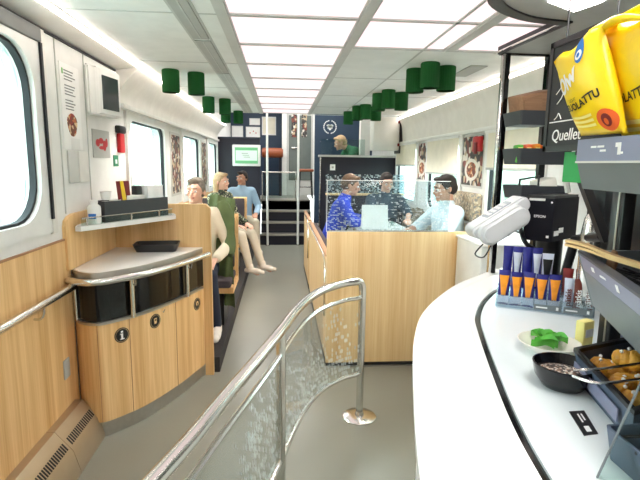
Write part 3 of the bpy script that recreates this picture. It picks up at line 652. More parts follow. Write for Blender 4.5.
# olive coat draped over the lap and knee
t = thing('coat', 'olive green coat hanging beside the beige-sweater passenger down to the shins', 'coat', (-.5, 4.2, .2))
def coatf(o_):
    def f(u, v):
        x = -.66+.235*u+.010*math.sin(9*u+4*v)-.03*math.sin(PI*v)*(1-u)
        return Vector((x, 4.56-.10*u-.16*math.sin(PI*.5*min(1, v*1.6))+.02*math.sin(13*u+3*v)+o_, 1.30-.10*(u-.3)**2-.98*v+.01*math.sin(8*u)))
    return f
q = MB().grid(coatf(0), 16, 22); q.grid(coatf(.014), 16, 22); q.build('cloth', M['olive'], t, 3)
slv = MB(); slv.tube(catmull([(-.54, 4.42, 1.24), (-.47, 4.36, 1.08), (-.455, 4.33, .92), (-.48, 4.28, .78)], 5), [.05+.012*math.sin(k*.6) for k in range(16)], 12); slv.build('sleeve', M['olive'], t, 3)
person('seated passenger in a dark floral jacket with pale trousers and beige boots on the left', (-.83, 6.62, .12), 1.05, .45, 'floral', 'tan', 'hairl', 'boot',
       [((-.29, -.10, .74), (-.10, -.34, .66)), ((.28, -.06, .74), (.16, -.32, .66))], [((-.12, -.43, .53), (-.12, -.56, .09)), ((.12, -.43, .53), (.12, -.60, .09))], .02, .1, skin='skin', hairstyle='long')
person('seated passenger in a pale blue jacket with dark hair, farthest on the left', (-.66, 8.12, .12), .35, .45, 'ltden', 'tan', 'haird', 'shoe',
       [((-.29, -.08, .74), (-.12, -.32, .66)), ((.28, -.06, .74), (.16, -.3, .66))], [((-.11, -.43, .53), (-.11, -.44, .09)), ((.11, -.43, .53), (.13, -.46, .09))], .05, -.9, skin='skin2')

# ------------------------------------------------------------------ right booths
PZ = .17
struct(MB().mm((.42, 3.66, 0), (XR, 7.3, PZ)).build('floor_right_platform', M['carpet']))
t = thing('oak_screen', 'wide pale oak panel with dark skirting closing the booth behind the handrail', 'partition', (1.0, 3.62, 0))
MB().mm((.352, 3.60, .035), (1.56, 3.645, 1.086), .002).build('panel', M['oakp'], t)
MB().mm((.356, 3.606, 0), (1.56, 3.643, .035)).build('skirting', M['black'], t)
MB().mm((.352, 3.588, .0), (1.3, 3.604, .008)).build('floor_strip', M['steel'], t)
gs = thing('glass_screen', 'clear glass screen with white dot pattern on top of the pale oak panel', 'glass screen', (1.0, 3.62, 1.086))
MB().mm((.348, 3.618, 1.086), (1.30, 3.626, 1.475), .002).build('pane', M['dotg'], gs)
q = MB(); q.mm((.345, 3.616, 1.086), (.349, 3.628, 1.477)); q.mm((.345, 3.616, 1.475), (1.30, 3.628, 1.479)); q.build('polished_edge', M['white_metal'], gs)
MB().mm((.36, 3.612, 1.086), (1.30, 3.632, 1.096)).build('channel', M['chrome'], gs)
# aisle-side bench ends
for i, (ya, yb, lab) in enumerate(((3.66, 5.90, 'low oak bench end along the aisle next to the pale oak panel'), (6.02, 7.28, 'farther low oak bench end along the aisle beyond the first'))):
    t = thing('bench_end', lab, 'partition', (.37, (ya+yb)/2, 0), 0, 'oak bench ends along the aisle')
    pr = [(ya, .06), (yb, .06), (yb, .86), (yb-.03, .88), (ya+.03, .88), (ya, .86)]
    MB().rings([[(x, y, z) for y, z in pr] for x in (.352, .385)]).build('board', M['oakp'], t)
    MB().mm((.352, ya, 0), (.385, yb, .06)).build('skirting', M['black'], t)
    MB().mm((.349, ya+.02, .88), (.388, yb-.02, .892), .003).build('top_edge', M['oakx'], t)
    MB().tube([(.346, ya+.02, .40), (.346, ya+.015, .76)]+[(.346, ya+.04+.16*(1-math.cos(a)), .78+.09*math.sin(a)) for a in (.3, .7, 1.1, 1.5)]+[(.346, yb-.04, .872)], .009, 8).build('steel_trim', M['chrome'], t)
def side_bench(label, x_back, x_front, y0, y1, back=True):
    t = thing('side_bench', label, 'bench', ((x_back+x_front)/2, (y0+y1)/2, PZ))
    a, b_ = min(x_back, x_front), max(x_back, x_front)
    MB().mm((a, y0, PZ+.38), (b_, y1, PZ+.45), .02).build('seat', M['seatf'], t)
    MB().mm((a+.03, y0+.02, PZ), (b_-.06, y1-.02, PZ+.38)).build('plinth', M['oak'], t)
    if back:
        s = 1 if x_front > x_back else -1
        MB().mm((x_back, y0, PZ+.47), (x_back+s*.06, y1, PZ+.70), .02).build('back_cushion', M['seatf'], t)
side_bench('dark upholstered bench under the passenger in royal blue', .392, .82, 3.72, 5.95)
side_bench('dark upholstered window bench under the passenger in the light blue shirt', 1.735, 1.30, 3.70, 5.2)
t = thing('booth_table', 'white bistro table between the passengers in the right booth', 'table', (1.06, 4.55, PZ))
MB().mm((.80, 3.95, .895), (1.36, 5.72, .92), .008).build('tabletop', M['solid'], t)
MB().mm((.80, 3.95, .885), (1.36, 5.72, .895)).build('underside', M['oakx'], t)
for y in (4.2, 5.3): MB().cyl((1.06, y, PZ), (1.06, y, .885), .035).build('leg', M['chrome'], t)
t = thing('menu_stand', 'blank white folded menu card standing on the booth table', 'menu', (.99, 4.75, .92))
for s in (0, 1): MB().slab([(.86, 5.06+(.05 if s else -.05), .921), (1.14, 5.06+(.05 if s else -.05), .921), (1.14, 5.06, 1.17), (.86, 5.06, 1.17)], (0, .003, 0)).build('leaf', M['paper'], t)
for k, (x, y, w) in enumerate([(.92, 4.25, .2), (1.17, 4.45, .16)]):
    tag(MB().box((x, y, .9225), (w, .26, .004), (0, 0, .2-.3*k)).build('paper_sheet', M['paper']), ['white paper sheet on the booth table in front of the blue jacket', 'white paper sheet on the booth table near the light blue shirt'][k], 'paper', 'papers on the booth table')
# far bench with back and dotted glass
t = thing('booth_bench', 'pale oak bench with dotted glass top behind the passenger in black', 'bench', (1.05, 6.4, PZ))
MB().mm((.86, 5.92, PZ+.38), (1.60, 6.38, PZ+.45), .02).build('seat', M['seatf'], t); MB().mm((.88, 5.98, PZ), (1.58, 6.38, PZ+.38)).build('plinth', M['oak'], t)
MB().mm((.60, 6.44, PZ), (1.66, 6.48, 1.18)).build('back_panel', M['navyd'], t); MB().mm((.60, 6.42, 1.18), (1.66, 6.5, 1.21), .004).build('top_rail', M['oakp'], t)
MB().mm((.60, 6.455, 1.21), (1.66, 6.465, 1.46)).build('glass', M['dotf'], t)
# right passengers
person('seated passenger in a royal blue jacket leaning on the booth table', (.57, 5.45, PZ), PI/2-.1, .45, 'blueja', 'blackc', 'hairb', 'shoe',
       [((-.28, -.24, .80), (-.12, -.44, .79)), ((.28, -.24, .80), (.10, -.46, .79))], [((-.11, -.36, .53), (-.11, -.34, .09)), ((.11, -.36, .53), (.11, -.34, .09))], .30, 0, .25, skin='skin2')
person('seated passenger in a light blue short-sleeved shirt by the window looking down at the table', (1.56, 4.30, PZ), -PI/2+.15, .45, 'ltblue', 'jeans', 'haird', 'shoe',
       [((-.30, -.20, .82), (-.16, -.42, .79)), ((.27, -.20, .82), (.10, -.42, .79))], [((-.11, -.33, .53), (-.11, -.31, .09)), ((.11, -.33, .53), (.11, -.31, .09))], .08, -.1, .2, skin='skin2', sleeve=1)
person('passenger in dark grey with bare forearms at the far end of the booth table', (1.30, 6.05, PZ), 0, .45, 'greyc', 'blackc', 'haird', 'shoe',
       [((-.26, -.28, .82), (-.17, -.50, .79)), ((.27, -.26, .82), (.20, -.50, .79))], [((-.11, -.30, .53), (-.11, -.28, .09)), ((.11, -.30, .53), (.11, -.28, .09))], .22, .15, .25, skin='skin', sleeve=1)
q = tag(MB().lathe((1.25, 5.3, .92), [(.028, 0), (.034, .085), (.032, .085), (.026, .005)], 16).build('glass_tumbler', M['clear']), 'clear drinking glass on the booth table by the far passenger', 'glass')

# right wall, far
for i, (a, b_, z0, z1) in enumerate(RW[1:]):
    zb = (1.585, 1.52, 1.60)[i]
    t = thing('window_blind', ['half-lowered cream blind in the window behind the bar pole', 'half-lowered cream blind in the window behind the light blue shirt', 'half-lowered cream blind in the farthest right window'][i], 'blind', (XR-.03, (a+b_)/2, 1.88), 0, 'cream blinds on the right')
    MB().mm((XR-.034, a+.03, zb), (XR-.030, b_-.03, 1.87)).build('fabric', M['blind'], t)
    MB().mm((XR-.04, a+.03, zb-.02), (XR-.024, b_-.03, zb), .004).build('bottom_bar', M['vent'], t)
    MB().mm((XR-.05, a, 1.865), (XR-.001, b_, 1.885)).build('head_rail', M['white_metal'], t)
for i, (y0, y1) in enumerate(((4.06, 4.56), (5.70, 6.07))):
    t = thing('art_panel', ['food art print with a red emergency box on the right wall', 'narrow food art print between the right windows'][i], 'picture', (XR, (y0+y1)/2, 1.5), 0, 'art panels on the right wall')
    MB().mm((XR-.012, y0, 1.40), (XR-.001, y1, 1.875)).build('frame', M['beam'], t); MB().mm((XR-.015, y0+.02, 1.42), (XR-.012, y1-.02, 1.86)).build('print', M['art'], t)
    f = MB(); f.slab([(XR-.016, (y0+y1)/2+.16*math.cos(a), 1.56+.10*math.sin(a)) for a in [2*PI*k/24 for k in range(24)]], (.001, 0, 0)); f.build('plate_print', M['ceramic'], t)
    f = MB(); f.slab([(XR-.0175, (y0+y1)/2+.11*math.cos(a), 1.56+.07*math.sin(a)) for a in [2*PI*k/24 for k in range(24)]], (.001, 0, 0)); f.build('food_print', M['food'], t)
t = thing('emergency_box', 'red emergency brake box over the art print on the right wall', 'safety box', (XR-.03, 4.16, 1.79))
MB().mm((XR-.05, 4.08, 1.72), (XR-.016, 4.24, 1.85), .008).build('housing', M['red'], t); MB().mm((XR-.062, 4.12, 1.70), (XR-.05, 4.18, 1.80), .004).build('handle', M['redd'], t)
struct(MB().mm((XR-.012, 3.99, PZ), (XR-.001, 7.3, 1.06)).build('wall_right_lower', M['tweed']))
t = thing('wall_cushion', 'brown speckled fabric cushion under the red emergency box', 'cushion', (XR-.06, 4.2, 1.25))
MB().mm((XR-.09, 4.0, 1.10), (XR-.013, 4.55, 1.36), .03, 4).build('cover', M['tweed'], t)

# ------------------------------------------------------------------ far end: partitions, stairs, upper level
t = thing('bar_partition', 'dark navy bar front with white ledge and glass screen below the bartender', 'partition', (1.2, 7.35, 0))
MB().mm((.60, 7.32, 0), (XR-.002, 7.38, 1.70)).build('front', M['navyd'], t); MB().mm((.57, 7.28, 1.70), (XR-.002, 7.5, 1.73), .004).build('ledge', M['beam'], t)
MB().mm((.585, 7.30, 0), (.60, 7.40, 1.70)).build('end_trim', M['chrome'], t)
MB().mm((.74, 7.314, 1.50), (.82, 7.32, 1.59), .002).build('switch', M['paper'], t); MB().mm((.765, 7.31, 1.53), (.795, 7.314, 1.56)).build('button', M['vent'], t)
MB().mm((.60, 7.40, 1.73), (1.28, 7.408, 1.97)).build('glass', M['clear'], t)
t = thing('cream_cabinet', 'cream wall cabinet with dark hinged edge hanging over the bar', 'cabinet', (1.54, 7.1, 1.8))
MB().mm((1.325, 6.95, 1.80), (1.70, 7.25, 2.27), .01).build('body', M['cream'], t); MB().mm((1.34, 6.93, 1.815), (1.66, 6.95, 2.255), .006).build('door', M['cream'], t)
MB().mm((1.70, 6.93, 1.76), (1.748, 7.25, 2.27)).build('side_post', M['blacks'], t)
for z in (1.88, 2.2): MB().mm((1.67, 6.918, z-.02), (1.70, 6.93, z+.02), .003).build('hinge', M['redd'], t)
t = thing('white_column', 'white vertical column behind the cream cabinet', 'column', (1.36, 8.0, 0))
MB().mm((1.30, 7.95, 0), (1.46, 8.1, ZU)).build('shaft', M['white'], t)
struct(MB().mm((.62, 7.4, 0), (XR, 10.15, .45)).build('floor_bar', M['floor']))
struct(MB().mm((.64, 9.3, .45), (XR, 9.36, ZU)).build('wall_bar_back', M['navyb']))
t = thing('round_emblem', 'round white emblem on the navy wall behind the bartender', 'sign', (.95, 9.29, 2.30))
ec = aY(330, 127, 9.30)
def circ(r, n=28): return [2*PI*k/n for k in range(n)]
q = MB()
for k in range(22):
    a0 = 2*PI*k/22
    if k in (5, 16): continue
    q.slab([ec+Vector((r*math.cos(a), 0, r*math.sin(a))) for r, a in ((.108, a0), (.128, a0), (.128, a0+.20), (.108, a0+.20))], (0, -.004, 0))
q.build('ring_text', M['textw'], t)
q = MB()
for dx, dz, a, b_, rt in ((0, 0, .055, .026, .5), (0, 0, .055, .026, -.5), (-.035, .028, .03, .018, .2), (.035, .028, .03, .018, -.2), (0, -.045, .022, .016, 0)):
    q.slab([ec+Vector((dx+a*math.cos(k)*math.cos(rt)-b_*math.sin(k)*math.sin(rt), 0, dz+a*math.cos(k)*math.sin(rt)+b_*math.sin(k)*math.cos(rt))) for k in circ(1, 16)], (0, -.004, 0))
q.build('leaf_motif', M['textw'], t)
# bartender
person('bartender in a dark green top bending over behind the bar', (1.56, 8.45, .45), -1.35, 1.0, 'greenc', 'blackc', 'hairl', 'shoe',
       [((-.24, -.50, 1.16), (-.12, -.66, 1.0)), ((.24, -.50, 1.16), (.12, -.68, 1.0))], [((-.10, -.03, .56), (-.10, .0, .09)), ((.10, -.03, .56), (.10, .0, .09))], .92, -.2, .35, skin='skin')
t = thing('bar_workbench', 'low steel workbench in front of the bartender behind the bar', 'bench', (1.0, 7.85, .45))
MB().mm((.66, 7.55, 1.30), (1.28, 7.97, 1.335)).build('worktop', M['steel'], t); MB().mm((.68, 7.57, .45), (1.26, 7.8, 1.30)).build('cabinet', M['steel'], t)
# staircase
t = thing('staircase', 'dark four-step staircase with pale nosings at the end of the aisle', 'stairs', (.15, 9.7, 0))
for k in range(4):
    y = 9.4+.25*k; MB().mm((-.40, y, .21*k), (.62, 10.15, .21*(k+1)-.03)).build('step', M['navyd'], t); MB().mm((-.40, y-.015, .21*(k+1)-.03), (.62, min(y+.26, 10.15), .21*(k+1)), .004).build('nosing', M['steel'], t)
def pole(px, y, z0, z1, label, r=.022, cat='pole'):
    x = (px-VX)/F*y; t = thing('grab_pole', label, cat, (x, y, z0)); MB().cyl((x, y, z0), (x, y, z1), r).build('tube', M['white_metal'], t); MB().lathe((x, y, z0), [(r*2, 0), (r*2, .012), (r, .02)]).build('base', M['chrome'], t)
pole(267.5, 9.3, 0, ZU, 'pale floor-to-ceiling grab pole left of the staircase')
pole(298, 9.36, .0, ZU, 'pale floor-to-ceiling grab pole right of the staircase')
t = thing('stair_balustrade', 'clear glass balustrade at the head of the stairs left of the grab pole', 'balustrade', (-.2, 10.2, FLU))
MB().mm((-.38, 10.17, FLU+.03), (.30, 10.18, FLU+.55)).build('glass', M['clear'], t); MB().tube([(-.40, 10.175, FLU+.57), (.32, 10.175, FLU+.57)], .014).build('rail', M['chrome'], t)
for x in (-.39, .31): MB().cyl((x, 10.175, FLU), (x, 10.175, FLU+.57), .012).build('post', M['chrome'], t)
# navy partition left with information screen
t = thing('navy_partition', 'dark navy partition wall behind the left passengers', 'partition', (-.75, 9.38, 0))
MB().mm((XL+.014, 9.35, 0), (-.40, 9.41, 2.05)).build('board', M['navyd'], t); MB().mm((XL+.014, 9.33, 2.05), (-.38, 9.43, 2.075), .004).build('cap', M['navy'], t)
t = thing('info_screen', 'white-framed information screen with green bands on the navy partition', 'screen', (-.66, 9.34, 1.75))
c = aY(246.5, 155.5, 9.33)
MB().box(c, (.53, .04, .40), bevel=.015).build('frame', M['white_metal'], t); MB().box(c+Vector((0, -.022, 0)), (.43, .004, .30)).build('display', emit('screen_green', (120, 200, 140), .55), t); MB().box(c+Vector((0, -.025, 0)), (.40, .003, .19)).build('display_page', emit('screen_white', (215, 240, 222), .7), t)
q = MB()
for k in range(3): q.box(c+Vector((-.03+.02*k, -.028, .04-.035*k)), (.12, .003, .010))
q.build('text_line', M['ink'], t)
# upper level back wall, door, pictures
struct(MB().mm((XL-.1, 11.9, FLU), (XR+.1, 12.0, ZU)).build('wall_upper_back', M['navyb']))
for i, (px0, px1, py0, py1, mt, lab) in enumerate([(249.5, 260, 118.5, 125, 'paper', 'small white framed notice high on the far wall'), (246, 260, 127, 138, 'paper', 'white notice with red spots below the small notice on the far wall'), (262, 276, 117, 135, 'blind', 'cream framed poster on the far wall behind the grab pole'), (232, 243, 126, 141, 'paper', 'white notice at the far left end above the navy partition')]):
    a = aY(px0, py1, 11.89); b_ = aY(px1, py0, 11.89)
    t = thing('wall_notice', lab, 'notice', (a.x, 11.89, a.z), 0, 'notices on the far wall')
    MB().mm((a.x, 11.87, a.z), (b_.x, 11.899, b_.z)).build('frame', M['white_metal'], t); MB().mm((a.x+.025, 11.865, a.z+.025), (b_.x-.025, 11.872, b_.z-.025)).build('sheet', M[mt], t)
    if i == 1:
        q = MB()
        for dx, dz in ((.1, .12), (.18, .16), (.24, .12)): q.box((a.x+dx, 11.863, a.z+dz), (.025, .003, .025))
        q.build('red_mark', M['red'], t)
t = thing('leather_bolster', 'brown leather bolster rail on the upper landing left of the door', 'bolster', (-.2, 11.3, 1.85))
MB().tube([(-.44, 11.3, 1.83), (-.42, 11.3, 1.83), (.02, 11.3, 1.83), (.05, 11.3, 1.83)], [.08, .11, .11, .08], 18).build('roll', M['leather'], t)
for x in (-.36, -.02): MB().cyl((x, 11.3, FLU), (x, 11.3, 1.75), .03).build('leg', M['navyd'], t)
d0, d1 = aY(287, 195, 11.5), aY(313, 114, 11.5)
t = struct(MB().mm((d0.x, 11.5, FLU), (d1.x, 11.54, d1.z)).build('door_1', M['beam']))
MB().mm((d0.x+.04, 11.485, FLU+.36), (d1.x-.04, 11.5, d1.z-.04)).build('glass_panel', plain('grey_door_glass', (108, 116, 112), .12), t)
q = MB(); q.mm((d0.x+.10, 11.475, 2.2), (d0.x+.22, 11.486, 2.72)); q.mm((d0.x+.34, 11.475, 2.2), (d0.x+.46, 11.486, 2.72)); q.build('sticker', M['art'], t)
MB().mm((d0.x+.1, 11.455, 1.93), (d0.x+.25, 11.485, 1.97), .004).build('handle', M['chrome'], t)
q = MB(); q.mm((d0.x-.12, 11.46, FLU), (d0.x-.005, 11.56, ZU)); q.mm((d1.x+.005, 11.46, FLU), (d1.x+.09, 11.56, ZU)); struct(q.build('trim_12', M['white']))
struct(MB().mm((XL, 11.45, FLU), (d0.x-.125, 11.5, FLU+.45)).build('wall_upper_lower', M['navyb']))
# bar stool on the landing
t = thing('bar_stool', 'brown seated bar stool on the upper landing beside the door', 'stool', (.53, 10.5, FLU))
MB().mm((.36, 10.32, FLU+.58), (.70, 10.66, FLU+.64), .025, 3).build('seat', M['leather'], t)
for sx in (-1, 1):
    for sy in (-1, 1): MB().cyl((.53+sx*.15, 10.49+sy*.15, FLU), (.53+sx*.12, 10.49+sy*.12, FLU+.59), .014).build('leg', M['blacks'], t)
MB().tube([(.53+.135*a, 10.49+.135*b_, FLU+.25) for a, b_ in ((-1, -1), (1, -1), (1, 1), (-1, 1))], .008, 8, closed=True).build('footrest', M['chrome'], t)

# ------------------------------------------------------------------ handrail barrier
HP = [(.5, 2.83), (.455, 2.79), (.38, 2.75), (.25, 2.62), (.15, 2.44), (.066, 2.2), (0, 1.95), (-.085, 1.65), (-.165, 1.38), (-.23, 1.15), (-.285, .98), (-.33, .82)]
hp_ = [(p.x, p.y) for p in catmull([(*p, 0) for p in HP], 5)]
t = thing('handrail_barrier', 'curved steel handrail barrier with dotted glass infill in the foreground', 'handrail', (.1, 2.0, 0))
pts = [(.5, 2.83, z) for z in (.0, .4, .82)]+[(.497, 2.826, .862), (.485, 2.815, .888)]+[(x, y, .90) for x, y in hp_[4:]]+[(-.345, .78, .89), (-.352, .765, .86), (-.355, .76, .80), (-.355, .76, 0)]
MB().tube(pts, .0225, 14).build('top_rail', M['chrome'], t)
MB().tube([(x, y, .795) for x, y in hp_], .0125, 10).build('inner_rail', M['chrome'], t)
MB().tube([(x, y, .30) for x, y in hp_], .0125, 10).build('lower_rail', M['chrome'], t)
MB().wall(hp_[1:], .31, .785, .006).build('glass', M['dotb'], t)
for x, y in ((0, 1.95),):
    MB().cyl((x, y, 0), (x, y, .89), .02).build('post', M['chrome'], t)
for x, y in ((.5, 2.83), (0, 1.95), (-.355, .76)): MB().lathe((x, y, 0), [(.108, 0), (.108, .006), (.10, .012), (.03, .018), (.024, .04)]).build('base_flange', M['chrome'], t)

# ------------------------------------------------------------------ bar counter
TZ = .95
OUT = [(.19, -.6), (.195, 0), (.22, .5), (.29, .89), (.371, 1.23), (.498, 1.687), (.651, 2.054), (.925, 2.46), (1.18, 2.72), (1.42, 2.93), (1.745, 3.06)]
SLOT = [(.47, -.6), (.475, 0), (.50, .5), (.559, .874), (.594, 1.064), (.656, 1.307), (.778, 1.727), (.865, 1.973), (1.03, 2.25), (1.25, 2.47), (1.745, 2.70)]
co = [(p.x, p.y) for p in catmull([(*p, 0) for p in OUT], 6)]; cs = [(p.x, p.y) for p in catmull([(*p, 0) for p in SLOT], 6)]
t = thing('bar_counter', 'curved white bar counter with dark slot and display deck on the right', 'counter', (1.0, 1.2, 0))
def strip(mb, A, B, z0, z1):
    A = [(min(x, 1.745), y) for x, y in A]; B = [(min(x, 1.745), y) for x, y in B]; mb.rings([[(*A[i], z0), (*A[i], z1), (*B[i], z1), (*B[i], z0)] for i in range(len(A))]); return mb
strip(MB(), co, [(x-.0, y) for x, y in inset(cs, .012)], TZ-.035, TZ).build('ledge', M['solid'], t)
strip(MB(), inset(cs, .012), inset(cs, -.012), TZ-.06, TZ-.012).build('slot', M['blackg'], t)
dk = inset(cs, -.012)
strip(MB(), dk, [(1.745, y) for x, y in dk], TZ-.04, TZ-.003).build('display_deck', M['deck'], t)
lp = inset(co, -.055); q = MB(); q.wall(lp, TZ, TZ+.0006, .003); q.build('inlay_line', M['beam'], t); MB().wall(inset(cs, .035), TZ, TZ+.0006, .002).build('inlay_line', M['beam'], t)
bi = inset(co, -.03); strip(MB(), bi, [(1.745, y) for x, y in bi], .09, TZ-.062).build('body', M['white_metal'], t)
bi2 = inset(co, -.028); MB().wall(bi2, .30, .34, .004).build('steel_band', M['steel'], t)
strip(MB(), inset(co, -.08), [(1.745, y) for x, y in inset(co, -.08)], 0, .09).build('kick_plate', M['steel'], t)
t = thing('counter_end_cabinet', 'plain white cabinet at the far end of the bar against the oak panel', 'cabinet', (1.5, 3.3, 0))
MB().mm((1.36, 3.12, 0), (1.73, 3.58, 1.05), .012).build('carcass', M['white_metal'], t); MB().mm((1.35, 3.11, 1.05), (1.735, 3.585, 1.07), .006).build('top', M['solid'], t)

# canopy over the bar
KZ = 2.24
e1, e2 = aZ(500, 54, KZ), aZ(573, 22, KZ); e3 = aZ(530, 16, KZ); e4 = aZ(503, 1, KZ)
edge = [(e1.x, e1.y), (e2.x, e2.y)]
arc = [(p.x, p.y) for p in catmull([(e2.x, e2.y, 0), (e3.x, e3.y, 0), (e4.x, e4.y, 0), (e4.x-.06, e4.y-.22, 0), (.50, .9, 0), (.46, .2, 0), (.46, -.6, 0)], 6)]
out = edge+arc[1:]
t = thing('bar_canopy', 'grey canopy with dark curved edge hanging over the bar counter', 'canopy', (1.2, 1.2, KZ))
MB().prism(out+[(1.74, -.6), (1.74, e1.y)], KZ+.004, KZ+.035).build('panel', M['canopy'], t)
MB().wall(arc, KZ-.004, KZ+.038, .055).build('edge_profile', M['black'], t); MB().wall(edge, KZ-.004, KZ+.038, .014).build('side_profile', M['black'], t)
MB().wall(inset(edge, -.03), KZ-.002, KZ+.004, .010).build('inner_line', M['chrome'], t)
MB().mm((e1.x, e1.y-.012, KZ-.006), (1.74, e1.y+.01, KZ+.038)).build('end_profile', M['blacks'], t)
lc = [aZ(574, 11, KZ), aZ(604, 0, KZ)]
lq = aZ(548, 1, KZ); lr = aZ(600, 2, KZ)
ls = [(lc[0].x, lc[0].y), (lq.x, lq.y), (lq.x-.12, lq.y-.3), (.62, .3), (1.15, .3), (lr.x, lr.y)]
t2 = thing('canopy_light', 'glowing white light panel in the underside of the bar canopy', 'ceiling light', (.8, .9, KZ))
MB().prism(ls, KZ-.004, KZ+.003).build('diffuser', M['lightc'], t2)
# poles of the bar gantry
def gpole(label, x, y, z0, z1):
    t = thing('gantry_pole', label, 'pole', (x, y, z0)); MB().mm((x, y-.02, z0), (x+.022, y+.02, z1)).build('black_section', M['blackg'], t); MB().mm((x-.020, y-.016, z0), (x, y+.016, z1), .004).build('chrome_section', M['chrome'], t); return t
gp = aY(501.5, 100, 2.39)
gpole('black and chrome pole standing at the far corner of the bar counter', e1.x+.02, e1.y-.03, TZ-.003, KZ-.006)
py2 = e1.y-.03; x2 = aY(546, 100, py2).x
t = thing('basket_pole', 'black pole carrying the snack baskets behind the chalkboard', 'pole', (x2, py2, TZ))
MB().mm((x2-.018, py2-.018, TZ-.003), (x2+.018, py2+.018, KZ-.006)).build('tube', M['blackg'], t)
# baskets on that pole
def basket(px0, px1, pyt, pyb, label, tilt=0):
    y = py2-.25; a = aY(px0, pyt, y); b_ = aY(px1, pyb, y); w = b_.x-a.x; h = a.z-b_.z
    t = thing('snack_basket', label, 'basket', ((a.x+b_.x)/2, y+.11, b_.z), 0, 'snack baskets on the pole')
    tray_mesh(w, .22, h, .006, .012, .012).build('bin', M['dark'], t, local=True)
    MB().mm((x2-(a.x+b_.x)/2-.02, .085, h*.3), (x2-(a.x+b_.x)/2+.02, .122, h*.8)).build('bracket', M['black'], t, local=True)
    return t, Vector(((a.x+b_.x)/2, y+.11, b_.z)), w, h
b1, c1, w1, h1 = basket(521, 556, 110, 125, 'topmost dark snack basket, with the brown carton')
t = thing('cardboard_box', 'crumpled brown cardboard carton in the topmost snack basket', 'box', c1+Vector((0, 0, .007)), .1)
MB().box((.0, -.02, .105), (w1*.95, .14, .13), (.1, -.24, 0), .004).build('carton', M['card'], t, local=True); MB().box((-.04, -.10, .09), (w1*.5, .006, .10), (.25, -.34, 0)).build('flap', M['card'], t, local=True)
b2, c2, w2, h2 = basket(520, 572, 148, 165, 'middle dark snack basket, filled with orange and green packs')
for k, (mt, lab) in enumerate([('leaf', 'green snack pack at the left of the middle basket'), ('orange', 'orange snack pack right of the green one in the middle basket'), ('wrapo', 'amber snack pack in the middle of the middle basket'), ('orange', 'orange snack pack at the right of the middle basket'), ('wrapn', 'brown snack pack at the right end of the middle basket')]):
    x = c2.x-w2/2+.03+k*.045
    t = thing('snack_pack', lab, 'snack', (x, c2.y-.03, c2.z+.007), .1*k-.2, 'snack packs in the middle basket')
    MB().box((0, 0, .05), (.034, .09, .10+.006*(k % 3)), bevel=.008).build('wrapper', M[mt], t, local=True); MB().box((0, -.046, .07), (.024, .002, .03)).build('label', M['paleink'], t, local=True)
b3, c3, w3, h3 = basket(520, 570, 186, 200, 'lowest dark snack basket, holding a black holder and white carton')
t = thing('card_holder', 'black wire card holder in the lowest snack basket', 'holder', c3+Vector((-.06, 0, .007)))
MB().tube([(-.06, -.05, .0), (-.06, -.05, .10), (.05, -.05, .12), (.05, -.05, .0)], .007, 8).build('frame', M['black'], t, local=True); MB().box((-.005, -.02, .035), (.10, .05, .07)).build('cards', M['blacks'], t, local=True)
t = thing('white_carton', 'white carton at the right of the lowest snack basket', 'carton', c3+Vector((.05, 0, .007)))
MB().box((0, 0, .055), (.10, .12, .10), (0, -.25, 0), .006).build('carton', M['ceramic'], t, local=True)

# chalkboard hung from the canopy
cx = 1.0; a0, a1 = 1.80, 1.38; zt, zb = 2.05, 1.655
t = thing('chalkboard', 'black framed menu board with white writing behind the yellow bags', 'menu board', (cx, 1.5, zb))
ry = Vector((-.0, -1, 0))
MB().mm((cx+.004, a1, zb), (cx+.02, a0, zt)).build('board', plain('slate', (34, 35, 38), .6), t)
q = MB(); q.mm((cx, a1, zb), (cx+.024, a0, zb+.02)); q.mm((cx, a0-.02, zb), (cx+.024, a0, zt)); q.mm((cx, a1, zt-.02), (cx+.024, a0, zt)); q.build('frame', M['black'], t)
MB().mm((cx+.002, a1+.05, zb+.104), (cx+.0045, a0-.03, zb+.108)).build('ruled_line', M['textw'], t)
lettering('Quellet', .058, (cx+.003, a0-.05, zb+.038), ry, (0, 0, 1), M['textw'], t, shear=.15)
for y0, z0, n_, w_ in ((a0-.06, zb+.215, 7, .15), (a0-.07, zb+.18, 5, .10), (a0-.06, zb+.125, 3, .04), (a0-.17, zb+.125, 3, .04)):
    MB().tube(catmull([(cx+.002, y0-w_*k/n_-.004*(k % 2), z0+.35*w_*k/n_*(1 if n_ > 3 else 0)+.018*((k*7) % 3-1)*.6) for k in range(n_+1)], 4), .0016, 5).build('chalk_scribble', M['textw'], t)
for y in (1.72, 1.46): MB().cyl((cx+.012, y, zt), (cx+.012, y, KZ+.004), .003, n=8).build('hanger', M['black'], t)
t = thing('green_tag', 'bright green card hanging under the menu board', 'sign', (1.02, 1.7, 1.6))
MB().mm((1.03, 1.52, 1.545), (1.036, 1.70, 1.652)).build('card', M['greent'], t); MB().mm((1.02, 1.60, 1.64), (1.04, 1.62, 1.675)).build('clip', M['black'], t)

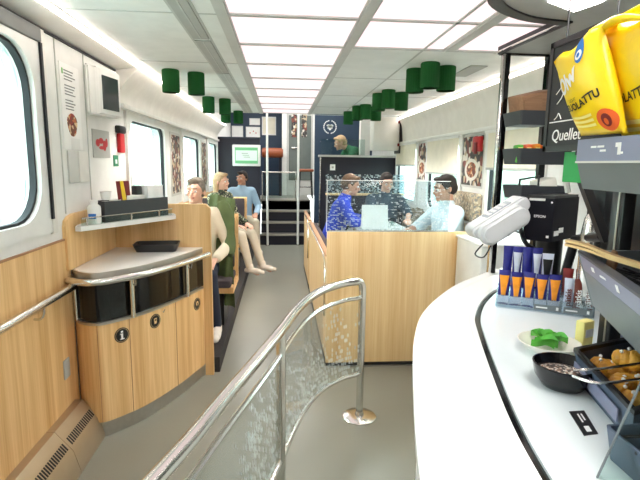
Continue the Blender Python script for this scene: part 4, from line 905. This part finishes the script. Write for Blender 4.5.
# ------------------------------------------------------------------ shelving rack on the deck
def quadslab(mb, A, B, zt, zb, dx): # vertical face from plan point A to B, thickness dx in +x
    mb.slab([(A[0], A[1], zt), (B[0], B[1], zt), (B[0], B[1], zb), (A[0], A[1], zb)], (dx, 0, 0)); return mb
U0, U1 = (.95, 1.5), (.87, .62)
t = thing('snack_shelf', 'upper grey shelf with lavender label strip carrying the yellow bags', 'shelf', (1.05, 1.1, 1.53))
quadslab(MB(), U0, U1, 1.685, 1.615, .012).build('label_strip', M['lav'], t)
quadslab(MB(), (U0[0]-.003, U0[1]), (U1[0]-.003, U1[1]), 1.618, 1.612, .015).build('strip_edge', M['beam'], t)
MB().slab([(U0[0]+.004, U0[1], 1.612), (U1[0]+.004, U1[1], 1.612), (U1[0]+.03, U1[1], 1.53), (U0[0]+.03, U0[1]-.0, 1.53)], (.012, 0, 0)).build('fascia', M['greyt'], t)
MB().prism([(U0[0]+.012, U0[1]), (U1[0]+.012, U1[1]), (1.36, U1[1]), (1.36, U0[1])], 1.665, 1.675).build('board', M['greyd'], t)
MB().prism([(U0[0]+.03, U0[1]), (U1[0]+.03, U1[1]), (1.36, U1[1]), (1.36, U0[1])], 1.53, 1.54).build('underside', M['greyd'], t)
MB().mm((U0[0]+.035, U0[1]-.012, 1.54), (1.36, U0[1], 1.665)).build('end_plate', M['greyd'], t)
q = MB()
for y, z, w in ((1.42, 1.66, .03), (1.385, 1.66, .035), (1.42, 1.648, .045), (1.37, 1.648, .03)):
    x = U0[0]+(U1[0]-U0[0])*(U0[1]-y)/(U0[1]-U1[1])-.001; MB().box((x, y-w/2, z), (.002, w, .006), (0, 0, -.09)).build('price_text', M['textw'], t)
x = U0[0]+(U1[0]-U0[0])*(U0[1]-1.28)/(U0[1]-U1[1])-.001
q.box((x, 1.28, 1.662), (.002, .022, .012)); q.box((x, 1.275, 1.646), (.002, .012, .022)); q.box((x, 1.265, 1.64), (.002, .02, .006)); q.build('price_text', M['textw'], t)
# posts of the rack
for i, (x, y) in enumerate(((aZ(607, 352, .947).x, aZ(607, 352, .947).y), (1.10, .7))):
    t = thing('rack_post', ['black rack post standing on the deck under the yellow bags', 'black rack post nearest the photographer'][i], 'post', (x, y, TZ))
    MB().mm((x-.022, y-.03, TZ-.003), (x+.022, y+.03, 1.665 if i else 1.53), .003).build('tube', M['blacks'], t); MB().mm((x-.0245, y-.012, TZ), (x-.022, y-.004, 1.53)).build('groove', M['steel'], t)
# middle tray
_a, _b = aZ(579, 253, 1.318), aZ(640, 297, 1.318); T0, T1 = (_a.x, _a.y), (_b.x, _b.y); T2 = (T1[0]+(T1[0]-T0[0])*.25, T1[1]+(T1[1]-T0[1])*.25)
t = thing('display_tray', 'grey display tray with lavender label strip holding a dark wire rack and tongs', 'tray', (1.05, 1.1, 1.14))
tw = [T0, T1, T2]
def rib(mb, dz0, dz1, dx0, dx1, th=.012):
    mb.rings([[(x+dx0, y, dz0), (x+dx1, y, dz1), (x+dx1+th, y, dz1), (x+dx0+th, y, dz0)] for x, y in tw]); return mb
rib(MB(), 1.318, 1.262, 0, .022).build('label_strip', M['lav'], t)
rib(MB(), 1.26, 1.135, .024, .07).build('side_wall', M['greyt'], t)
rib(MB(), 1.325, 1.317, -.006, -.004, .03).build('rim', M['greyd'], t)
MB().prism([(x+.07, y) for x, y in tw]+[(1.33, T2[1]), (1.33, T0[1])], 1.135, 1.145).build('base', M['greyd'], t)
MB().slab([(T0[0], T0[1], 1.325), (1.33, T0[1], 1.325), (1.33, T0[1], 1.135), (T0[0]+.07, T0[1], 1.135)], (0, .01, 0)).build('end_wall', M['greyt'], t)
MB().mm((1.33, T2[1], 1.135), (1.34, T0[1]+.01, 1.325)).build('back_wall', M['greyd'], t)
MB().prism([(x+.03, y) for x, y in tw]+[(1.32, T2[1]), (1.32, T0[1]-.01)], 1.245, 1.252).build('false_floor', M['black'], t)
q = MB()
for k in range(11):
    y = T0[1]-.04-.045*k; x0 = T0[0]+.05-(T0[0]-T1[0])/(T0[1]-T1[1])*(T0[1]-y) ; q.tube(catmull([(x0, y, 1.30), (x0+.1, y-.02, 1.265), (x0+.25, y-.03, 1.262), (1.31, y-.02, 1.29)], 3), .004, 6)
for k in range(4): q.tube([(T0[0]+.08+.06*k, T0[1]-.03, 1.272), (T0[0]+.02+.09*k, T0[1]-.5, 1.272)], .004, 6)
q.build('wire_rack', M['blacks'], t)
q = MB()
for y, w, h in ((T0[1]-.14, .02, .014), (T0[1]-.24, .045, .006), (T0[1]-.36, .016, .02)):
    x = T0[0]+(T1[0]-T0[0])*(T0[1]-y)/(T0[1]-T1[1])+.009; MB().box((x, y, 1.292), (.002, w, h), (0, -.37, -.27)).build('price_text', M['textw'], t)
# wooden tongs, orange bag
t = thing('wooden_tongs', 'long pale wooden serving tongs lying across the display tray', 'tongs', (1.0, 1.3, 1.33))
for k, dz in enumerate((0, .012)):
    P = catmull([aY(566, 244, T0[1]-.02)+Vector((0, 0, dz)), aY(586, 249, T0[1]-.09)+Vector((0, 0, dz)), aY(612, 258, T0[1]-.2)+Vector((0, 0, dz*.6)), aY(660, 272, T0[1]-.36)+Vector((0, 0, dz*.3))], 6)
    MB().rings([[(p.x-.012, p.y-.012, p.z-.004), (p.x+.012, p.y+.012, p.z-.004), (p.x+.012, p.y+.012, p.z+.004), (p.x-.012, p.y-.012, p.z+.004)] for p in P]).build('arm', M['bread'], t)
def pouch(name, label, cat, P, bulge, mat, group=None, dn=None, crimp=True, part='foil'):
    """pillow bag from four corners BL, BR, TR, TL"""
    BL, BR, TR, TL = [Vector(p) for p in P]; n_ = (BR-BL).cross(TL-BL).normalized()
    def S(u, v, s=1):
        e = (max(0, 4*u*(1-u))**.6)*(max(0, 4*v*(1-v))**.55)
        w = .05*math.sin(7*u+5*v)*math.sin(PI*u)*math.sin(PI*v)
        base = BL.lerp(BR, u).lerp(TL.lerp(TR, u), v); tz = Vector((0, 0, .008*math.sin(11*u)))*v if crimp else Vector()
        return base+tz+n_*s*bulge*(e*.5+w*.6)
    t = thing(name, label, cat, (BL+BR)/2, 0, group)
    q = MB().grid(lambda u, v: S(u, v, 1), 16, 20); q.grid(lambda u, v: S(u, v, -1), 16, 20); bmesh.ops.remove_doubles(q.bm, verts=q.bm.verts[:], dist=.0004)
    q.build(part, M[mat], t, 2)
    return t, S, n_, (BR-BL).normalized(), (TL-BL).normalized()
pouch('snack_bag', 'small orange snack bag lying in the wire rack of the display tray', 'bag', [(T1[0]+.05, T1[1]-.0, 1.275), (T1[0]+.02, T1[1]-.1, 1.285), (T1[0]+.14, T1[1]-.1, 1.33), (T1[0]+.14, T1[1]-.01, 1.33)], .06, 'wrapo')
pouch('pastry_bag', 'small beige paper-wrapped pastry in the display tray near its far corner', 'pastry', [(T0[0]+.03, T0[1]-.10, 1.275), (T0[0]+.01, T0[1]-.15, 1.275), (T0[0]+.02, T0[1]-.15, 1.345), (T0[0]+.03, T0[1]-.12, 1.345)], .03, 'card')

# ------------------------------------------------------------------ the two yellow crisp bags
def crisp_bag(label, P, front):
    t, S, n_, u_, v_ = pouch('crisp_bag', label, 'bag', P, .085, 'yellow', 'yellow crisp bags')
    s = 1 if n_.x < 0 else -1                     # side that faces the customers
    def at(u, v, o=.002): return S(u, v, s)+n_*s*o
    def patch(name, u0, u1, v0, v1, mat, shape=None, o=.0025, nu=8, nv=8):
        q = MB()
        if shape == 'disc': q.grid(lambda a, r: at((u0+u1)/2+(u1-u0)/2*r*math.cos(2*PI*a), (v0+v1)/2+(v1-v0)/2*r*math.sin(2*PI*a), o), 24, 4)
        else: q.grid(lambda a, b_: at(u0+(u1-u0)*a, v0+(v1-v0)*b_, o), nu, nv)
        return q.build(name, mat, t, 2)
    W_ = (Vector(P[1])-Vector(P[0])).length; H_ = (Vector(P[3])-Vector(P[0])).length
    def write(txt, u, v, size, rot, mat, name='lettering', bold=0, shear=0):
        o = lettering(txt, size, (0, 0, 0), (1, 0, 0), (0, 1, 0), mat, None, name, align='CENTER', bold=bold, shear=shear, extr=0)
        bm = bmesh.new(); bm.from_mesh(o.data); bmesh.ops.subdivide_edges(bm, edges=[e for e in bm.edges if e.calc_length() > size*.3], cuts=2)
        Mi = WM(t).inverted()
        for q in bm.verts:
            x, y = q.co.x*math.cos(rot)-q.co.y*math.sin(rot), q.co.x*math.sin(rot)+q.co.y*math.cos(rot)
            q.co = Mi @ at(min(.98, max(.02, u+x/W_)), min(.98, max(.02, v+y/H_)), .003)
        bm.to_mesh(o.data); bm.free(); o.parent = t
    return t, at, patch, write
# front bag
FB = [aY(581, 136, 1.46), aY(628, 133, 1.27), aY(604, 22, 1.32), aY(554, 62, 1.48)]
t, at, patch, write = crisp_bag('yellow crisp bag in front, with white script and orange sticker, left on the shelf', FB, True)
write('Olw', .33, .60, .056, .4, M['textw'], 'logo_lettering', .002, .25)
write('SUOLATTU', .50, .37, .027, .12, M['textk'], 'flavour_lettering', .0008)
write('LIGHT', .36, .455, .013, .12, M['textk'], 'small_lettering')
for k in range(3): patch('pale_band', .15, .62, .13+.055*k, .16+.055*k, M['paleink'])
patch('badge', .56, .72, .78, .985, M['blue'], 'disc', .003); patch('badge_core', .585, .695, .81, .89, M['textw'], 'disc', .005); patch('badge_dot', .615, .665, .83, .87, M['blue'], 'disc', .0065)
patch('sticker', .68, .98, .05, .28, M['orange'], 'disc', .004); patch('sticker_core', .76, .90, .10, .235, M['redd'], 'disc', .006); patch('sticker_flame', .80, .86, .12, .19, M['orange'], 'disc', .0075)
# back bag
BB = [(1.03, 1.43, 1.678), (1.0, 1.02, 1.678), (.93, 1.04, 2.02), (.915, 1.40, 1.97)]
t, at, patch, write = crisp_bag('yellow crisp bag behind, with its gathered top, right on the shelf', BB, False)
write('SUOLATTU', .36, .38, .034, .12, M['textk'], 'flavour_lettering', .0008)
patch('white_label', .10, .22, .52, .66, M['textw'], 'disc', .003)
patch('badge', .03, .17, .70, .93, M['blue'], 'disc', .003); patch('badge_core', .06, .14, .73, .80, M['textw'], 'disc', .005)
for k in range(2): patch('pale_band', .2, .8, .1+.07*k, .14+.07*k, M['paleink'])

tl, trr = Vector(BB[3]), Vector(BB[2])
MB().grid(lambda u, v: tl.lerp(trr, u)+Vector((-.03*math.sin(3*v)+.015*math.sin(14*u), 0, .022*v+.012*math.sin(9*u+1)*v+.008*math.sin(15*u)*v)), 22, 6).build('gathered_top', M['yellow'], t, 2)
MB().tube(catmull([tl+Vector((-.0, -.02, -.01)), tl+Vector((-.03, -.08, .012)), tl+Vector((-.03, -.15, .012)), tl+Vector((-.0, -.21, -.005))], 5), [.004+.008*math.sin(PI*k/15) for k in range(16)], 8).build('top_fold', M['yellow'], t, 2)

# ------------------------------------------------------------------ till equipment
t = thing('receipt_printer', 'black cube receipt printer on a stand above the chocolate bars', 'printer', (1.35, 2.36, TZ), 0)
pa, pb, pc_ = aY(526, 197, 2.36), aY(555, 199, 2.27), aY(580, 191, 2.44)
zt, zb = aY(540, 198, 2.31).z, aY(540, 241, 2.31).z
ppoly = [(pa.x, pa.y), (pb.x, pb.y), (pc_.x, pc_.y), (pa.x+pc_.x-pb.x, pa.y+pc_.y-pb.y)]
MB().prism(ppoly, zb, zt).build('housing', M['printer'], t)
ins = lambda k: [(p[0]+(sum(q[0] for q in ppoly)/4-p[0])*k, p[1]+(sum(q[1] for q in ppoly)/4-p[1])*k) for p in ppoly]
MB().prism(ins(.04), zt, zt+.012).build('lid', M['blacks'], t)
fd = (pb-pa); fd.z = 0; fd.normalize(); fnn = Vector((fd.y, -fd.x, 0))
lettering('EPSON', .018, Vector((pa.x, pa.y, zb+(zt-zb)*.55))+fd*.045+fnn*.001, fd, (0, 0, 1), M['textw'], t)
MB().box(Vector((pa.x, pa.y, zt-.008))+fd*.055+fnn*.001, (.075, .003, .012), (0, 0, math.atan2(fd.y, fd.x))).build('paper_slot', M['beam'], t)
MB().box(Vector((pb.x, pb.y, zb+.025))-fd*.02+fnn*.001, (.012, .003, .012), (0, 0, math.atan2(fd.y, fd.x))).build('sticker', M['paper'], t)
MB().box(Vector((pb.x, pb.y, zt-.02))-fd*.012+fnn*.001, (.008, .003, .008), (0, 0, math.atan2(fd.y, fd.x))).build('status_light', M['paper'], t)
sd = Vector((pc_.x-pb.x, pc_.y-pb.y, 0)).normalized(); sn = Vector((sd.y, -sd.x, 0))
for k in (.2, .6): MB().box(Vector((pb.x, pb.y, zb+.035+.03*k))+sd*(.02+.13*k)+sn*.001, (.05, .003, .025), (0, 0, math.atan2(sd.y, sd.x))).build('label', M['paper'], t)
mid = Vector((sum(q[0] for q in ppoly)/4, sum(q[1] for q in ppoly)/4, 0))
MB().cyl(mid+Vector((0, 0, TZ-.003)), mid+Vector((0, 0, zb)), .065).build('stand', M['black'], t); MB().lathe(mid+Vector((0, 0, TZ-.003)), [(.09, 0), (.09, .008), (.03, .015)]).build('stand_base', M['black'], t)
# card terminals
def terminal(name, label, A, B, w, th, mats, keys):
    A, B = Vector(A), Vector(B); ax = (B-A); ln = ax.length; ax.normalize(); side = ax.cross(Vector((0, 0, 1))).normalized(); nn = side.cross(ax)
    MT = Matrix(((ax.x, side.x, nn.x, A.x), (ax.y, side.y, nn.y, A.y), (ax.z, side.z, nn.z, A.z), (0, 0, 0, 1)))
    t = thing(name, label, 'card reader', (A+B)/2)
    q = MB(); q.slab([(x+ln/2, -w/2, y) for x, y in rrect(ln, th, th*.42, 6)], (0, w, 0)); q.bm.normal_update()
    bmesh.ops.bevel(q.bm, geom=[e for e in q.bm.edges if abs(e.verts[0].co.y-e.verts[1].co.y) < 1e-5], offset=th*.14, segments=3, affect='EDGES'); q.bm.transform(MT); q.build('case', M[mats], t)
    if keys:
        q = MB(); q.slab([(x+ln*.55, y, th/2) for x, y in rrect(ln*.45, w*.62, .01, 3)], (0, 0, .002)); q.bm.transform(MT); q.build('screen', M['keypad'], t)
        q = MB()
        for i in range(4):
            for j in range(3): q.box((ln*(.40+.09*i), (j-1)*w*.17, th/2+.003), (ln*.06, w*.12, .003), bevel=.001)
        q.bm.transform(MT); q.build('key', M['greycase'], t)
    return t
t = terminal('card_terminal', 'light grey card terminal with keypad, behind the other one', aY(470, 234, 2.30), aY(524, 200, 2.30), .12, .07, 'greycase', True)
pA, pB = aY(481, 239, 2.18), aY(527, 211, 2.20)
t = terminal('card_reader', 'plain light grey card reader in front, sloping up to the printer', pA, pB, .06, .105, 'greycase', False)
MB().tube(catmull([aY(492, 243, 2.18), aY(484, 257, 2.18), aY(475, 254, 2.2), aY(483, 244, 2.2)], 4), .0035, 6).build('wire_loop', M['black'], t)
MB().tube(catmull([aY(517, 218, 2.24), (1.22, 2.34, 1.28), (1.27, 2.36, 1.2), mid+Vector((-.03, .02, 1.15))], 5), .012, 8).build('arm', M['black'], t)
# till display
t = thing('till_display', 'black till screen seen edge-on leaning behind the printer', 'till', (1.55, 2.3, TZ))
A, B = aY(575, 166, 1.80), aY(604, 243, 1.72)
MB().slab([A, A+Vector((.03, .0, .012)), B+Vector((.03, 0, .012)), B], (.02, .06, 0)).build('screen', M['black'], t)
MB().tube([aY(571, 170, 1.85), aY(566, 180, 1.86), aY(568, 192, 1.87)], .012, 8).build('scanner_cradle', M['beam'], t)
MB().tube([B+Vector((.03, .05, .02)), (1.44, 2.22, 1.25), (1.46, 2.34, TZ-.003)], .022, 10).build('stand', M['black'], t); MB().mm((1.41, 2.27, TZ-.003), (1.49, 2.41, TZ+.012), .004).build('foot', M['black'], t)
DKZ = TZ-.003
t = thing('steel_flask', 'steel flask standing behind the rack post', 'flask', (1.36, 1.99, DKZ))
MB().lathe((1.36, 1.99, DKZ), [(.035, -.0), (.04, .01), (.04, .36), (.03, .43), (.02, .45)]).build('body', M['chrome'], t)
# dark back cabinet
t = thing('back_cabinet', 'tall black back-bar cabinet behind the rack', 'cabinet', (1.6, 1.2, TZ))
MB().mm((1.50, .3, TZ-.003), (1.735, 2.24, 1.95)).build('carcass', M['black'], t)
for k in range(3): MB().mm((1.488, .34+.6*k, 1.0), (1.50, .90+.6*k, 1.9), .004).build('door', M['blacks'], t)

# ------------------------------------------------------------------ chocolate bar display
DK = TZ-.003
bl, br = aZ(495, 307, DK), aZ(594, 319, DK)
ax = (br-bl); ax.z = 0; ln = ax.length; rz = math.atan2(ax.y, ax.x)
t = thing('bar_display', 'clear acrylic tray with grey price labels holding the chocolate bars', 'display stand', bl, rz)
q = MB(); q.mm((0, 0, 0), (ln, .20, .006)); q.mm((0, 0, .006), (ln, .005, .062)); q.mm((0, .195, .006), (ln, .20, .10)); q.mm((0, .005, .006), (.005, .195, .08)); q.mm((ln-.005, .005, .006), (ln, .195, .08)); q.mm((.005, .09, .006), (ln-.005, .094, .085)); q.mm((.005, .094, .055), (ln-.005, .195, .06)); q.build('tray', M['acryl'], t, local=True)
for x0, x1 in ((.165, .275), (.285, ln-.01)):
    lb = MB().mm((x0, -.003, .012), (x1, -.0005, .038)).build('price_label', M['greyt'], t, local=True)
    MB().mm((x0+.008, -.0045, .022), (x0+.055, -.003, .028)).build('price_text', M['textw'], lb, local=True); MB().mm((x1-.02, -.0045, .018), (x1-.01, -.003, .032)).build('price_text', M['textw'], lb, local=True)
BMx = Matrix.Translation(bl) @ Matrix.Rotation(rz, 4, 'Z')
def bar(lx, ly, lz, h, w, cols, label, group, tilt=0, word=None):
    o = BMx @ Vector((lx, ly, lz)); t = thing('chocolate_bar', label, 'chocolate bar', o, rz+tilt, group)
    def sheet(z0, z1, off, s):
        return lambda u, v: Vector(((u-.5)*w*(1-.10*math.sin(PI*(z0+(z1-z0)*v)/h)), s*(off+.011*max(0, math.sin(PI*u))**.6*max(0, math.sin(PI*min(1, max(0, (z0+(z1-z0)*v-.008)/(h-.016)))))**.4), z0+(z1-z0)*v+.10*0))
    q = MB(); q.grid(sheet(0, h, .0005, -1), 8, 14); q.grid(sheet(0, h, .0005, 1), 8, 14); q.build('wrapper', M[cols[0]], t, 2, local=True)
    if len(cols) > 1:
        q = MB(); q.grid(lambda u, v: sheet(h*.28, h*.86, .0016, -1)(.5+(u-.5)*(.38+.5*v), v), 6, 10); q.build('bar_print', M[cols[1]], t, 2, local=True)
        q = MB(); q.grid(sheet(h*.04, h*.27, .0018, -1), 6, 4); q.build('lower_print', M[cols[2]], t, 2, local=True)
    if word:
        me = lettering(word, .034, WM(t) @ Vector((.010, -.0165, .03)), WM(t).to_3x3() @ Vector((0, 0, 1)), WM(t).to_3x3() @ Vector((-1, 0, 0)), M['textw'] if cols[0] == 'wrapn' else M['wrapn'], t, bold=.0006)
    return t
nm = ['first', 'second', 'third', 'fourth', 'fifth', 'sixth']
for k in range(5):
    bar(ln*(.075+.132*k), .045, .006, 0.165-.004*(k % 2), ln*.128, ('wrapb', 'wrapo', 'wraps'), '%s from the left of the front row of blue and orange chocolate bars' % nm[k], 'blue and orange chocolate bars', random.uniform(-.22, .22))
for k in range(4):
    bar(ln*(.09+.105*k), .125, .075, .20, .044, ('wrapb', 'wraps', 'wrapo') if k % 2 else ('wrapb',), '%s from the left of the back row of taller blue chocolate bars' % nm[k], 'blue chocolate bars at the back', random.uniform(-.15, .15))
bar(ln*.52, .135, .06, .19, .05, ('wraps', 'black', 'wraps'), 'silver and black chocolate bar right of the tall blue ones', 'silver bars')
for k in range(3):
    bar(ln*(.745+.098*k), .045, .006, .155, ln*.10, (('wraps', 'wraps', 'wraps'), ('wrapn', 'wraps', 'wraps'), ('wrapn', 'wraps', 'wraps'))[k][:1] if k < 2 else ('wrapn',), ['white chocolate bar with brown lettering in the front row', 'brown chocolate bar with white lettering beside the white one', 'brown chocolate bar at the right end of the front row'][k], 'white and brown chocolate bars', random.uniform(-.05, .05), ['pätkis', 'pätkis', 'pätkis'][k])
for k in range(2): bar(ln*(.74+.13*k), .125, .06, .13, .045, ('redd',), ['dark red chocolate bar behind the white one', 'dark red chocolate bar behind the brown ones'][k], 'dark red chocolate bars', .05)

# ------------------------------------------------------------------ bowls, trays, packets on the deck
c = aZ(548, 352, DK); 
t = thing('salad_bowl', 'shallow cream bowl of green leaves on the white deck', 'bowl', (c.x, c.y, DK))
R = .105
MB().lathe((c.x, c.y, DK), [(.05, 0), (.055, .004), (R*.8, .022), (R, .042), (R-.004, .043), (R*.78, .026), (.03, .01)]).build('dish', M['ceramic'], t)
for k in range(9):
    a = random.uniform(0, 2*PI); r = .055*math.sqrt(random.random())
    o = (c.x+.01+r*math.cos(a), c.y+r*math.sin(a), DK+.026+.012*random.random())
    t2 = tag(MB().grid(lambda u, v: Vector(((u-.5)*.055*math.sin(PI*min(.97, v+.03)), (v-.5)*.075, (.008*math.sin(5*v)+.012*(u-.5)**2*8))), 5, 8).build('salad_leaf', M['leaf']), 'green salad leaf in the shallow cream bowl', 'leaf', 'salad leaves in the bowl')
    t2.location = o; t2.rotation_euler = (random.uniform(-.12, .12), random.uniform(-.12, .12), a*2)
c = aZ(562, 386, DK)
t = thing('black_bowl', 'black bowl of broken crumbs in front of the cream salad bowl', 'bowl', (c.x, c.y, DK))
R = .088
MB().lathe((c.x, c.y, DK), [(.05, 0), (.058, .004), (.08, .035), (R, .072), (R-.005, .073), (.072, .04), (.03, .02)]).build('dish', M['blackg'], t)
MB().lathe((c.x, c.y, DK), [(.068, .034), (.072, .042), (.05, .05), (.01, .053)]).build('filling', M['crumb'], t)['kind'] = 'stuff'
def sugar(px, py, h, w, mat, label, name='snack_packet'):
    p = aZ(px, py, DK); t = thing(name, label, 'packet', (p.x, p.y, DK), .4)
    MB().box((0, 0, h/2), (w, w*.6, h), bevel=.006).build('wrapper', M[mat], t, local=True); MB().box((0, -w*.3-.001, h*.55), (w*.7, .002, h*.3)).build('label', M['paper'], t, local=True)
sugar(583, 346, .10, .06, 'paleink', 'pale yellow carton beside the black rack post', 'yellow_carton')
for k, (px, py, mt) in enumerate([(618, 352, 'wraps'), (632, 356, 'crumb'), (628, 342, 'wraps')]): sugar(px, py, .09, .06, mt, ['silver snack packet right of the rack post under the tray', 'speckled dark snack packet under the display tray', 'silver snack packet behind the speckled one under the tray'][k])
# label card
A, B_, C_, D_ = [aZ(*q, DK) for q in ((569, 412), (584, 411), (598, 434), (584, 436))]
t = thing('price_card', 'small black price card with white lettering lying on the deck', 'card', (A+C_)/2)
MB().slab([A, B_, C_, D_], (0, 0, .002)).build('card', M['black'], t)
u = (D_-A).normalized(); v = (B_-A).normalized()
for f0, f1, g0, g1 in ((.14, .42, .60, .70), (.14, .5, .38, .48), (.66, .88, .3, .62)):
    MB().slab([A+(D_-A)*fx+(B_-A)*fy+Vector((0, 0, .0021)) for fx, fy in ((f0, g0), (f1, g0), (f1, g1), (f0, g1))], (0, 0, .0004)).build('card_text', M['textw'], t)
# pastry tray
pA, pB, pC, pD = aZ(574, 378, DK), aZ(630, 446, DK), aZ(700, 420, DK), aZ(640, 362, DK)
ptc = (pA+pB+pC+pD)/4
t = thing('pastry_tray', 'deep grey metal tray with black rim full of pastries at the lower right', 'tray', (ptc.x, ptc.y, DK))
H = .085; ctr = Vector((ptc.x, ptc.y, 0)); base = [pA, pB, pC, pD]
def sc_(p, k, z): q = ctr+(Vector((p.x, p.y, 0))-ctr)*k; return (q.x, q.y, z)
MB().rings([[sc_(p, .96, DK) for p in base], [sc_(p, 1.04, DK+H) for p in base], [sc_(p, 1.0, DK+H) for p in base], [sc_(p, .93, DK+.02) for p in base]]).build('pan', M['bluegrey'], t)
MB().rings([[sc_(p, 1.06, DK+H) for p in base], [sc_(p, 1.06, DK+H+.012) for p in base], [sc_(p, .97, DK+H+.012) for p in base], [sc_(p, .97, DK+H) for p in base]], closed=True).build('rim', M['black'], t)
e = (pB-pA); q = MB()
q.box((pA+e*.45)+Vector((0, 0, H*.55))+Vector((-.011, 0, 0)), (e.length*.8, .003, .035), (0, 0, math.atan2(e.y, e.x))); q.build('label_strip', M['lav'], t)
for k in range(7):
    fx, fy = ((.25, .3), (.55, .3), (.82, .35), (.25, .68), (.55, .65), (.8, .7), (.45, .48))[k]
    p = pA.lerp(pB, fx).lerp(pD.lerp(pC, fx), fy); z = DK+.022+(.05 if k == 6 else 0)
    t2 = thing('pastry', 'golden glazed pastry in the deep metal tray' if k < 6 else 'golden glazed pastry lying on top of the others in the tray', 'pastry', (p.x, p.y, z), random.uniform(0, 3), 'pastries in the tray' if k < 6 else None)
    q = MB()
    for j in range(5): a = (j-2)*.5; q.ball((.045*math.sin(a), .02*math.cos(a)-.01, .034), (.026-.004*abs(j-2), .032-.003*abs(j-2), .032-.004*abs(j-2)))
    q.build('dough', M['pastry'], t2, 3, local=True)
    q = MB()
    for j in range(5): q.ball((random.uniform(-.05, .05), random.uniform(-.02, .02), .06), .006, sub=1)
    q.build('sugar', M['textw'], t2, 3, local=True)['kind'] = 'stuff'
t = thing('metal_tongs', 'slim steel tongs resting across the pastry tray', 'tongs', (ptc.x, ptc.y, DK+H))
for k in (0, 1): MB().tube(catmull([aZ(573, 376-6*k, DK+H+.02), aZ(600, 383-14*k, DK+H+.03), aZ(650, 378-16*k, DK+H+.03)], 5), .004, 8).build('arm', M['chrome'], t)
# slanted glass front of the display case
g0, g1 = aY(604, 474, .72), aY(641, 352, .86)
t = thing('sneeze_guard', 'slanted clear glass guard at the near end of the bar display', 'glass screen', (g0.x, g0.y, TZ))
gx = Vector((.32, -.25, 0))
bt = aZ(597, 478, DK); dirv = (g1-g0).normalized()
top = bt+Vector((.125, .04, .25))
MB().slab([bt, bt+gx, top+gx, top], (.006, .006, 0)).build('pane', M['clear'], t); MB().tube([bt, top], .0026, 8).build('polished_edge', M['greyt'], t)

cq = aZ(622, 474, DK)
t = thing('wire_crate', 'dark blue-grey crate behind the slanted glass guard at the lower right corner', 'crate', (cq.x+.10, cq.y-.06, DK))
tray_mesh(.20, .26, .075, .006, .01, .012).build('crate_body', M['bluegrey'], t, local=True)
q = MB()
for k in range(4): q.tube([(-.10, -.09+.06*k, .068), (.10, -.09+.06*k, .068)], .004, 6)
q.tube([(0, -.13, .068), (0, .13, .068)], .004, 6); q.build('wire_grid', M['blacks'], t, local=True)

# ------------------------------------------------------------------ outside
og = MB(); og.mm((-60, -40, -1.4), (60, 70, -1.2)); o = og.build('ground_outside', plain('gravel_grass', (190, 192, 186), .9)); o['kind'] = 'structure'
def trees(name, label, x, n, seed):
    random.seed(seed); q = MB()
    for k in range(n):
        y = -14+k*1.9; h = random.uniform(2.2, 4.5)
        for j in range(5): q.ball((x+random.uniform(-1.2, 1.2), y+random.uniform(-.9, .9), -1.0+h*random.uniform(.15, .9)), (random.uniform(.8, 1.4),)*3, sub=2)
    for v in q.bm.verts: v.co += Vector((random.uniform(-.2, .2), random.uniform(-.2, .2), random.uniform(-.2, .2)))
    o = q.build(name, plain(name+'_leaves', (200, 214, 198), .9, 0, .25, 2)); tag(o, label, 'trees'); o['kind'] = 'stuff'
trees('tree_line', 'blurred pale green trees outside the left windows', -11, 26, 3)
trees('tree_line', 'blurred pale green trees outside the right windows', 12, 26, 5)

# ------------------------------------------------------------------ light
w = bpy.data.worlds.new('world'); SC.world = w; w.use_nodes = True; nt = w.node_tree; bg = nt.nodes['Background']
tc = nt.nodes.new('ShaderNodeTexCoord'); sx = nt.nodes.new('ShaderNodeSeparateXYZ'); nt.links.new(tc.outputs['Generated'], sx.inputs[0])
rp = nt.nodes.new('ShaderNodeValToRGB'); rp.color_ramp.elements[0].position = .45; rp.color_ramp.elements[0].color = (.94, 1.0, 1.0, 1); rp.color_ramp.elements[1].position = .9; rp.color_ramp.elements[1].color = (.92, .98, 1, 1)
nt.links.new(sx.outputs['Z'], rp.inputs['Fac']); nt.links.new(rp.outputs['Color'], bg.inputs['Color']); bg.inputs['Strength'].default_value = 7.0
SC.view_settings.view_transform = 'Standard'; SC.view_settings.look = 'None'; SC.view_settings.gamma = 1; SC.view_settings.use_curve_mapping = False; SC.view_settings.exposure = 0.4
SC.cycles.use_denoising = True
SC.cycles.max_bounces = 8; SC.cycles.transparent_max_bounces = 16; SC.cycles.diffuse_bounces = 5
